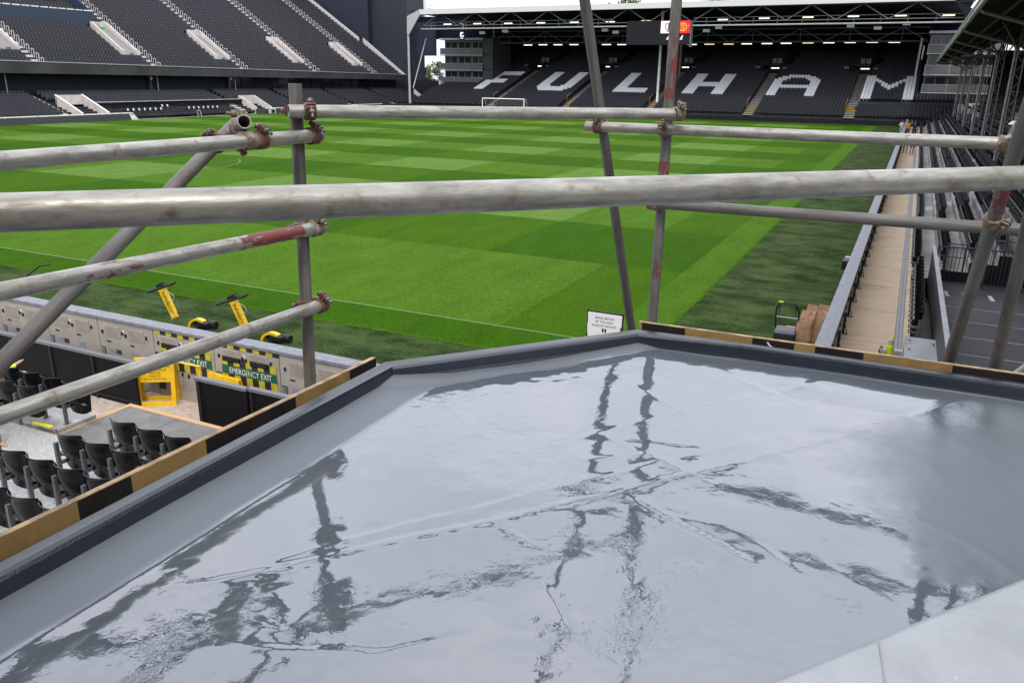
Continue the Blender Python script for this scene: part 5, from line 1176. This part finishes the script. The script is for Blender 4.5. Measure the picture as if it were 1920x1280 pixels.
for i in range(n-1):
    k = len(pr[0]); m_ = 14; rows_ = []
    for s in range(m_+1):
        t_ = s/m_; rows_.append([Vector(pr[i][j]).lerp(Vector(pr[i+1][j]), t_)+Vector((0, 0, .0005*noise.noise(Vector(pr[i][j]).lerp(Vector(pr[i+1][j]), t_)*7))) for j in range(k)])
    for s in range(m_): u.add(rows_[s]+rows_[s+1], [(j, j+1, k+j+1, k+j) for j in range(k-1)], 0, False)
uo = u.build('upstand', UPS, rf); bv = uo.modifiers.new('weld', 'WELD'); bv.merge_threshold = .0005
for p_ in uo.data.polygons: p_.use_smooth = False
# light grey ledge at the lower right
LZ = 5.0; la_, lb_ = onz(1405, 1282, LZ), onz(1921, 1074, LZ); d = (lb_-la_).normalized(); nr = Vector((d.y, -d.x, 0))
ld = empty('ledge', la_); tag(ld, 'pale grey coated ledge cutting across the lower right corner', 'ledge')
A, B = la_-d*1.2, lb_+d*1.6
t = MB(); m_ = 40
prof = [(0, -.42), (0, -.02), (.006, -.006), (.02, 0), (.06, .002), (.9, .004), (.9, -.42)]
for s in range(m_):
    rr_ = []
    for tt in (s/m_, (s+1)/m_):
        base = A.lerp(B, tt); 
        for o1, z1 in prof: wv = .0025*noise.noise(base*6+Vector((o1, 0, 0))); rr_.append(base+nr*(o1+wv)+Vector((0, 0, z1+wv*.6)))
    k = len(prof); t.add(rr_, [(j, k+j, k+j+1, j+1) for j in range(k-1)], 0, True)
to = t.build('coated_top', mat('pale grey coating', (.30, .315, .325), .4, col2=(.26, .275, .285), scale=5, bump=.1, bscale=45, col3=(.38, .39, .4), scale3=40, lo3=.66, hi3=.72, ior=1.45), ld)
t = MB()
for s_, w_ in ((.42, .0015),):
    pa, pb_ = A.lerp(B, s_)+nr*.02+Vector((0, 0, .003)), A.lerp(B, s_-.14)+nr*.5+Vector((0, 0, .006)); dd_ = (pb_-pa).normalized().cross(Vector((0, 0, 1)))*w_
    t.add([pa-dd_, pa+dd_, pb_+dd_, pb_-dd_], [(0, 1, 2, 3)])
t.build('lap_joint', mat('joint shadow paint', (.23, .24, .25), .5), ld)
# hazard striped toe boards
GOLD = mat('gold painted board', (.30, .195, .07), .6, spec=.2, col2=(.22, .14, .05), scale=5, col3=(.06, .045, .03), scale3=3, lo3=.66, hi3=.74)
TBLK = mat('brown black painted board', (.014, .012, .011), .6, spec=.2, col2=(.022, .018, .015), scale=8)
PLY = mat('raw board edge', (.42, .29, .16), .8, col2=(.2, .14, .09), scale=14)
TOEL = ((-1.1, 3.675), (.6, 3.69))
def toe(name, fixed, pxs, lab, axis):
    e = empty(name, (0, 0, 0)); e.location = (fixed, 2, ZP) if axis == 'X' else (0, fixed, ZP)
    tag(e, lab, 'toe board')
    for (pa, pb_, c) in pxs:
        if axis == 'X':
            a = onx(*pa, fixed); b_ = onx(*pb_, fixed); z = (a.z+b_.z)/2; 
            m = MB(); m.hexa([(fixed, a.y, a.z-.2), (fixed, b_.y, b_.z-.2), (fixed-.02, b_.y, b_.z-.2), (fixed-.02, a.y, a.z-.2), (fixed, a.y, a.z-.003), (fixed, b_.y, b_.z-.003), (fixed-.02, b_.y, b_.z-.003), (fixed-.02, a.y, a.z-.003)])
        else:
            a = onv(*pa, *TOEL); b_ = onv(*pb_, *TOEL); fixed = 0.
            m = MB(); m.hexa([(a.x, a.y, a.z-.2), (b_.x, b_.y, b_.z-.2), (b_.x, b_.y+.02, b_.z-.2), (a.x, a.y+.02, a.z-.2), (a.x, a.y, a.z-.003), (b_.x, b_.y, b_.z-.003), (b_.x, b_.y+.02, b_.z-.003), (a.x, a.y+.02, a.z-.003)])
        m.build('gold_band' if c else 'dark_band', GOLD if c else TBLK, e)
        m = MB(); off = Vector((-.02, 0, 0)) if axis == 'X' else Vector((0, .02, 0)); a2 = a+Vector((0, 0, -.0025)); b2 = b_+Vector((0, 0, -.0025)); m.hexa([a2, b2, b2+off, a2+off, a2+Vector((0, 0, .003)), b2+Vector((0, 0, .003)), b2+off+Vector((0, 0, .003)), a2+off+Vector((0, 0, .003))]); m.build('raw_edge', PLY, e)
    return e
def ty(x): return 670+(705-x)*(1007-670)/705.
toe('toe_board', -1.925, [((705, 670), (655, ty(655)), 0), ((655, ty(655)), (554, ty(554)), 1), ((554, ty(554)), (385, ty(385)), 0), ((385, ty(385)), (245, ty(245)), 1), ((245, ty(245)), (144, ty(144)), 0), ((144, ty(144)), (-60, ty(-60)), 1)], 'black and gold striped toe board along the left roof edge above the seats', 'X')
def tx(x): return 603+(x-1198)*(702-603)/722.
toe('toe_board', 3.70, [((1198, tx(1198)), (1204, tx(1204)), 1), ((1204, tx(1204)), (1285, tx(1285)), 0), ((1285, tx(1285)), (1411, tx(1411)), 1), ((1411, tx(1411)), (1490, tx(1490)), 0), ((1490, tx(1490)), (1529, tx(1529)), 1), ((1529, tx(1529)), (1620, tx(1620)), 0), ((1620, tx(1620)), (1787, tx(1787)), 1), ((1787, tx(1787)), (2100, tx(2100)), 0)], 'black and gold striped toe board along the far right roof edge', 'Y')
e = empty('tie_wire', ony(1442, 655, 3.66)); b = MB(); b.path([ony(1439, 642, 3.68), ony(1443, 648, 3.66), ony(1449, 652, 3.65), ony(1447, 660, 3.65), ony(1443, 662, 3.66)], .004, 6); b.build('wire', LGREY, e); tag(e, 'white twist of cord tied to the right toe board by the mower', 'cord')

# ================================================================ SCAFFOLD
TR = .02415
GALV = mat('weathered galvanised tube', (.40, .385, .335), .33, metal=.45, col2=(.16, .15, .125), scale=44, stretch=(1, 1, .22), lo=.36, hi=.74, rnd=True, col3=(.19, .14, .085), scale3=24, lo3=.56, hi3=.74, bump=.06, bscale=120, rough2=.55)
GALVD = mat('dull galvanised tube', (.17, .16, .145), .55, metal=.2, spec=.3, col2=(.085, .08, .072), scale=34, stretch=(1, 1, .09), rnd=True, lo=.4, hi=.7, col3=(.13, .09, .06), scale3=18, lo3=.55, hi3=.75, bump=.06, bscale=120)
def redmat(off=0.):
    m = bpy.data.materials.new('worn red paint'); m.use_nodes = True; n = m.node_tree.nodes; l = m.node_tree.links.new; p = n['Principled BSDF']
    p.inputs['Base Color'].default_value = (.23, .028, .025, 1); p.inputs['Roughness'].default_value = .55
    t = n.new('ShaderNodeTexCoord'); mp_ = n.new('ShaderNodeMapping'); mp_.inputs['Scale'].default_value = (1, 1, .35); l(t.outputs['Object'], mp_.inputs[0])
    z = n.new('ShaderNodeTexNoise'); z.inputs['Scale'].default_value = 60; z.inputs['Detail'].default_value = 6; z.inputs['Roughness'].default_value = .7; l(mp_.outputs[0], z.inputs['Vector'])
    z2 = n.new('ShaderNodeTexNoise'); z2.inputs['Scale'].default_value = 9; z2.inputs['Detail'].default_value = 3; l(mp_.outputs[0], z2.inputs['Vector'])
    a = n.new('ShaderNodeMath'); a.operation = 'ADD'; l(z.outputs[0], a.inputs[0]); l(z2.outputs[0], a.inputs[1])
    r = n.new('ShaderNodeMapRange'); r.inputs['From Min'].default_value = .96+off; r.inputs['From Max'].default_value = 1.03+off; l(a.outputs[0], r.inputs[0]); l(r.outputs[0], p.inputs['Alpha'])
    x = n.new('ShaderNodeMix'); x.data_type = 'RGBA'; x.inputs[6].default_value = (.25, .055, .045, 1); x.inputs[7].default_value = (.12, .02, .02, 1); l(z.outputs[0], x.inputs[0]); l(x.outputs[2], p.inputs['Base Color'])
    return m
REDP = redmat(-.015); REDF = redmat(.09); RUST = mat('rusty red coupler', (.15, .055, .04), .6, metal=.15, col2=(.09, .045, .03), scale=40, lo=.4, hi=.6, col3=(.28, .2, .14), scale3=22, lo3=.58, hi3=.68, bump=.4, bscale=150)
RUSTT = mat('tan rusty coupler', (.24, .18, .12), .6, metal=.2, col2=(.13, .085, .05), scale=40, lo=.4, hi=.6, col3=(.36, .32, .27), scale3=22, lo3=.55, hi3=.68, bump=.4, bscale=150)
NUT = mat('greasy bolt', (.10, .075, .055), .45, metal=.5, col2=(.2, .16, .12), scale=60)
def proj(P):
    q = ROT.T@(np.array(P, float)-O); return CX+FPX*q[0]/q[2], CY+FPX*q[1]/q[2]
def tpx(a, b, p):
    best = min(range(401), key=lambda i: math.hypot(*(u-v for u, v in zip(proj(a.lerp(b, i/400)), p)))); return best/400
def scaf(a, b, lab, m=GALV, paint=()):
    a = Vector(a); b = Vector(b); d = b-a; L_ = d.length; me_ = MB(); seg = 28
    rings = []
    for z, r in ((.008, .0195), (0, .0198), (0, TR-.001), (.001, TR), (L_-.001, TR), (L_, TR-.001), (L_, .0198), (L_-.25, .0195)):
        rings.append([(r*math.cos(2*math.pi*i/seg), r*math.sin(2*math.pi*i/seg), z) for i in range(seg)])
    rings[0] = [(x, y, .25) for x, y, z in rings[0]]
    for r0, r1 in zip(rings, rings[1:]): me_.add(r0+r1, [(i, (i+1) % seg, seg+(i+1) % seg, seg+i) for i in range(seg)], 0, True)
    o_ = me_.build('scaffold_tube', m); o_.data.shade_flat() if False else None
    o_.location = a; o_.rotation_mode = 'QUATERNION'; o_.rotation_quaternion = d.to_track_quat('Z', 'Y')
    tag(o_, lab, 'scaffold tube', 'scaffold tubes')
    for i_, (t0, t1) in enumerate(paint):
        t0, t1 = sorted((tpx(a, b, t0), tpx(a, b, t1)))
        pm_ = MB(); pm_.tube((0, 0, t0*L_), (0, 0, t1*L_), TR+.0004, seg=28, cap=False); po = pm_.build('red_paint', REDF if i_ == len(paint)-1 and len(paint) > 1 else REDP); po.parent = o_
    return a, b
bigA, bigB = Vector((-1.0, .60, 5.728)), Vector((.20, 1.96, 5.722))
bA, bB = onv(0, 399, bigA, bigB), onv(1920, 333, bigA, bigB); dd_ = (bB-bA).normalized()
scaf(bA-dd_*.9, bB+dd_*.8, 'thickest nearest scaffold tube running right across the picture')
X3 = -2.03
uA, uB = onx(0, 302, X3), onx(600, 254, X3); e_ = (uB-uA).normalized(); scaf(uA-e_*1.2, uB, 'upper scaffold rail on the left above the black seats, tan stained')
mA, mB_ = onx(0, 547, X3), onx(606, 425, X3); e_ = (mB_-mA).normalized(); scaf(mA-e_*1.2, mB_, 'middle left scaffold rail with two patches of worn red paint', paint=(((445, 452), (562, 432)), ((118, 522), (275, 492))))
lA, lB = onx(0, 780, X3), onx(612, 568, X3); e_ = (lB-lA).normalized(); scaf(lA-e_*1.0, lB, 'lowest left scaffold rail, bright galvanised, crossing the yellow board')
PX = -2.085
pA, pB = onx(553, 157, PX), onx(582, 725, PX); e_ = (pA-pB).normalized(); scaf(pB-e_*2.5, pA, 'upright scaffold post on the left where the three left rails end', GALVD)
TA, TB = Vector((-2.035, 2.40)), Vector((-1.0, 3.64))
tA, tB = onv(541, 209, TA, TB), onv(1262, 214, TA, TB); scaf(tA, tB, 'pale scaffold rail linking the left post to the painted red post')
YR_ = 3.665
rA, rB = ony(1099, 237, YR_+.1), ony(1920, 271, YR_+.02); e_ = (rB-rA).normalized(); scaf(rA, rB+e_*.7, 'upper scaffold rail on the right above the row of right stand seats')
sA, sB = ony(1235, 382, YR_+.06), ony(1920, 432, YR_-.1); e_ = (sB-sA).normalized(); scaf(sA, sB+e_*.7, 'lower scaffold rail on the right, blotchy and half hidden by the nearest tube', GALVD)
YB_ = 3.79
qa, qb = ony(1269, 0, YB_), ony(1223, 603, YB_); e_ = (qa-qb).normalized(); LB_ = None
scaf(qb-e_*2.6, qa+e_*.6, 'upright scaffold post painted worn red in its upper half', GALVD, paint=(((1264, 64), (1254, 186)), ((1243, 300), (1238, 350)), ((1233, 430), (1228, 520))))
ba, bb = atd(1096, 0, 3.88), atd(1182, 605, 4.7); e_ = (ba-bb).normalized(); scaf(bb-e_*2.5, ba+e_*.6, 'leaning grey scaffold brace left of the red painted post', GALVD)
ra, rb2 = atd(1911, 262, 3.15), atd(1777, 680, 4.05); e_ = (ra-rb2).normalized(); scaf(rb2-e_*2.0, ra+e_*.5, 'slanting scaffold tube at right with a red painted stretch', GALVD, paint=(((1890, 350), (1872, 395)),))
ra2, rb3 = atd(1917, 470, 3.55), atd(1864, 697, 4.05); e_ = (ra2-rb3).normalized(); scaf(rb3-e_*2.0, ra2+e_*.7, 'scaffold tube nearest the right edge, steeply slanting', GALVD)
da, db = atd(10, 672, 2.62), atd(428, 247, 3.15); e_ = (db-da).normalized(); scaf(da-e_*1.2, db+e_*.06, 'diagonal scaffold brace behind the left rails', GALVD)
ea, eb = atd(437, 244, 3.05), atd(457, 229, 2.9); e_ = (eb-ea).normalized(); scaf(atd(425, 262, 3.25), atd(458, 228, 2.93), 'short open ended scaffold stub above the upper left rail')
scaf(atd(1898, 262, 3.9), atd(1914, 236, 3.35), 'open ended scaffold stub at the right edge')
# couplers
def coupler(name, pa, da_, pb_, db_, lab, m=RUST, rot=0.):
    """two bands around crossing tubes"""
    pa = Vector(pa); pb_ = Vector(pb_); e = empty('coupler', (pa+pb_)/2); tag(e, lab, 'coupler', 'scaffold couplers')
    for q, (p, d_) in enumerate(((pa, Vector(da_).normalized()), (pb_, Vector(db_).normalized()))):
        to = ((pb_-pa) if q == 0 else (pa-pb_)); to = to-d_*to.dot(d_)
        if to.length < 1e-4: to = d_.orthogonal()
        to.normalize(); sd = d_.cross(to)
        b = MB(); n = 26; w_ = .022
        for i in range(n):
            a0, a1 = 2*math.pi*i/n, 2*math.pi*(i+1)/n
            vs = []
            for a_ in (a0, a1):
                bul = 1+.12*max(0, math.cos(a_))
                dr_ = to*math.cos(a_)+sd*math.sin(a_)
                for ww, rr in ((-w_, TR+.001), (-w_*.8, (TR+.0075)*bul), (w_*.8, (TR+.0075)*bul), (w_, TR+.001)): vs.append(p+dr_*rr+d_*ww)
            b.add(vs, [(0, 1, 5, 4), (1, 2, 6, 5), (2, 3, 7, 6), (3, 0, 4, 7)], 0, False)
        ang = math.radians(118 if q == 0 else -112)+rot; dr_ = to*math.cos(ang)+sd*math.sin(ang); tg = -to*math.sin(ang)+sd*math.cos(ang)
        for s in (-1, 1):
            c0 = p+dr_*(TR+.004)+tg*s*.006
            b.hexa([c0-d_*.018-tg*.0035, c0+d_*.018-tg*.0035, c0+d_*.018+tg*.0035, c0-d_*.018+tg*.0035, c0-d_*.016-tg*.0035+dr_*.026, c0+d_*.016-tg*.0035+dr_*.026, c0+d_*.016+tg*.0035+dr_*.026, c0-d_*.016+tg*.0035+dr_*.026])
        b.build('band', m, e)
        c0 = p+dr_*(TR+.018); b = MB(); b.tube(c0-tg*.03, c0+tg*.042, .006, seg=8); b.tube(c0+tg*.012, c0+tg*.026, .0125, seg=6); b.tube(c0-tg*.028, c0-tg*.016, .012, seg=6); b.tube(c0+tg*.009, c0+tg*.012, .016, seg=12); b.build('bolt', NUT, e)
    b = MB(); mid = (pa+pb_)/2; d1 = Vector(da_).normalized(); d2 = Vector(db_).normalized(); nn = (pb_-pa).normalized(); b.tube(mid-nn*.012, mid+nn*.012, .022, seg=10); b.build('saddle', m, e)
def closest(a, b, c, d_):
    a, b, c, d_ = map(Vector, (a, b, c, d_)); u = b-a; v = d_-c; w_ = a-c
    A_, B_, C_, D_, E_ = u.dot(u), u.dot(v), v.dot(v), u.dot(w_), v.dot(w_); den = A_*C_-B_*B_
    s = (B_*E_-C_*D_)/den; t_ = (A_*E_-B_*D_)/den; return a+u*s, c+v*t_, u.normalized(), v.normalized()
def join(t1, t2, lab, m=RUST, sh=0., rot=0.):
    p, q, u, v = closest(*t1, *t2); coupler('coupler', p+u*sh, u, q, v, lab, m, rot)
TU, TM, TL, TP, TT, TRr, TS = (uA, uB), (mA, mB_), (lA, lB), (pB, pA), (tA, tB), (rA, rB), (sA, sB)
TBp, TBr, TR1, TR2, TD = (qb, qa), (bb, ba), (rb2, ra), (rb3, ra2), (da, db)
join(TU, TP, 'rusty red coupler holding the upper left rail to the left post', sh=.02)
join(TM, TP, 'coupler at the right end of the middle left rail', RUSTT, sh=.01)
join(TL, TP, 'rusty coupler at the right end of the lowest left rail', sh=.02)
join(TT, TP, 'red coupler at the top of the left post gripping the pale linking rail', sh=.035, rot=.6)
join(TU, TD, 'rusty coupler with hanging bolt where the diagonal brace meets the upper left rail', sh=.02)
join(TT, TBp, 'tan coupler at the right end of the pale linking rail', RUSTT, sh=-.03)
join(TRr, TBp, 'tan coupler on the upper right rail just below the red painted post joint', RUSTT, rot=.5)
q1 = ony(1122, 238, YR_+.095); q2 = bb.lerp(ba, tpx(bb, ba, (1124, 238))); n_ = (q2-q1); q2c = q1+n_.normalized()*min(n_.length, .07)
coupler('coupler', q1, rB-rA, q2c, ba-bb, 'rusty coupler where the leaning brace meets the upper right rail')
join(TS, TBp, 'coupler peeping above the nearest tube at the red post', RUSTT, sh=-.02)
join(TRr, TR1, 'coupler at the right edge under the open tube stub', RUSTT)
join((atd(425, 262, 3.25), atd(458, 228, 2.93)), TU, 'tan coupler gripping the short open ended stub', RUSTT, sh=-.06, rot=.8)
# bright cup washers at the right edge
e = empty('stacked_washers', atd(1904, 240, 3.5)); c0 = e.location; b = MB()
for dz, r in ((-.035, .030), (.012, .026)): b.tube(c0+Vector((0, 0, dz)), c0+Vector((0, 0, dz+.012)), r, r*.5, seg=14)
b.build('washer', LGREY, e); b = MB(); b.tube(c0+Vector((0, 0, -.05)), c0+Vector((0, 0, .05)), .010, seg=8); b.build('bolt', NUT, e); tag(e, 'upright bolt with two pale washers at the right edge beside the open tube', 'bolt')
e = empty('handrail', atd(1900, 700, 5.)); b = MB(); b.tube(atd(1893, 711, 5.5), atd(1935, 680, 5.3), .022, seg=10); b.build('rail', LGREY, e); tag(e, 'pale handrail end showing past the right toe board', 'handrail')

# ================================================================ TREES
LEAF = [mat('leaf mid', (.055, .085, .022), .7, col2=(.08, .11, .03), scale=3), mat('leaf pale', (.11, .13, .045), .7)]
BARK = mat('bark', (.09, .07, .05), .9)
def tree(px, py, Y, H_, W, lab, seed, n=2600):
    q = ony(px, py, Y); top = q.z; rnd = random.Random(seed); e = empty('tree', (q.x, Y, 0)); tag(e, lab, 'tree', 'trees beyond the stadium')
    b = MB(); b.tube((q.x, Y, -.6), (q.x, Y, top-H_*.6), .5, .32, 10)
    for i in range(9):
        a = rnd.random()*6.28; z0 = top-H_*(.9-.04*i); b.tube((q.x, Y, z0), (q.x+W*.35*math.cos(a), Y+W*.35*math.sin(a), z0+H_*.3), .16, .05, 6)
    b.tube((q.x, Y, top-H_*.62), (q.x, Y, top-H_*.15), .3, .08, 8); b.build('trunk', BARK, e)
    b = MB(); cl = [(rnd.gauss(0, .28)*W, rnd.gauss(0, .28)*W, rnd.uniform(-.95, -.12)*H_, rnd.uniform(.10, .2)*W) for _ in range(26)]
    for i in range(n):
        cx_, cy_, cz_, r = rnd.choice(cl); v = Vector((rnd.gauss(0, 1), rnd.gauss(0, 1), rnd.gauss(0, 1))).normalized()*r*(rnd.random()**.35); p = Vector((q.x+cx_, Y+cy_, top+cz_))+v
        s = rnd.uniform(.18, .38); u = Vector((rnd.gauss(0, 1), rnd.gauss(0, 1), rnd.gauss(0, .6))).normalized(); w2 = u.orthogonal().normalized()
        b.add([p-u*s, p+w2*s*.6, p+u*s, p-w2*s*.6], [(0, 1, 2, 3)], 1 if rnd.random() < .3 else 0)
    b.build('crown', LEAF, e)
tree(1160, -14, 210, 12, 9, 'tree crown just showing above the white roof edge left of the red post', 1)
tree(1187, -9, 214, 12, 8, 'small crown above the white roof edge next to the red post', 2, 1800)
tree(1330, -14, 205, 11, 10, 'tree crown peeping above the roof right of the red post', 3, 1800)
tree(806, 108, 200, 12, 8, 'green tree seen through the gap left of the balcony block', 4)
tree(795, 118, 196, 10, 6, 'lower green tree in the same gap beside the navy wall', 5, 1500)
tree(778, 8, 190, 9, 5, 'tree top behind the masts beside the navy wall', 6, 1200)
tree(1892, 95, 160, 12, 7, 'tree between the columns at the far end of the right stand', 8, 1200)

# unseen building added behind the camera to hold back sky light
e = empty('building', (0, -1.2, 0)); b = MB(); b.box(-7, 9, -6, -1.2, -.6, 7.6); b.build('wall', mat('old red brick', (.16, .08, .055), .9, col2=(.10, .05, .04), scale=9), e); b = MB()
for x in (-5, -2.5, 0, 2.5, 5): b.box(x-.5, x+.5, -1.19, -1.15, 5.2, 6.8)
b.build('window', GLASS, e); b = MB(); b.hexa([(-7.3, -6.3, 7.6), (9.3, -6.3, 7.6), (9.3, -.9, 7.6), (-7.3, -.9, 7.6), (-7, -4, 9), (9, -4, 9), (9, -3.2, 9), (-7, -3.2, 9)]); b.build('roof', MGREY, e); tag(e, 'unseen brick building added behind the viewer to hold back sky light', 'building')
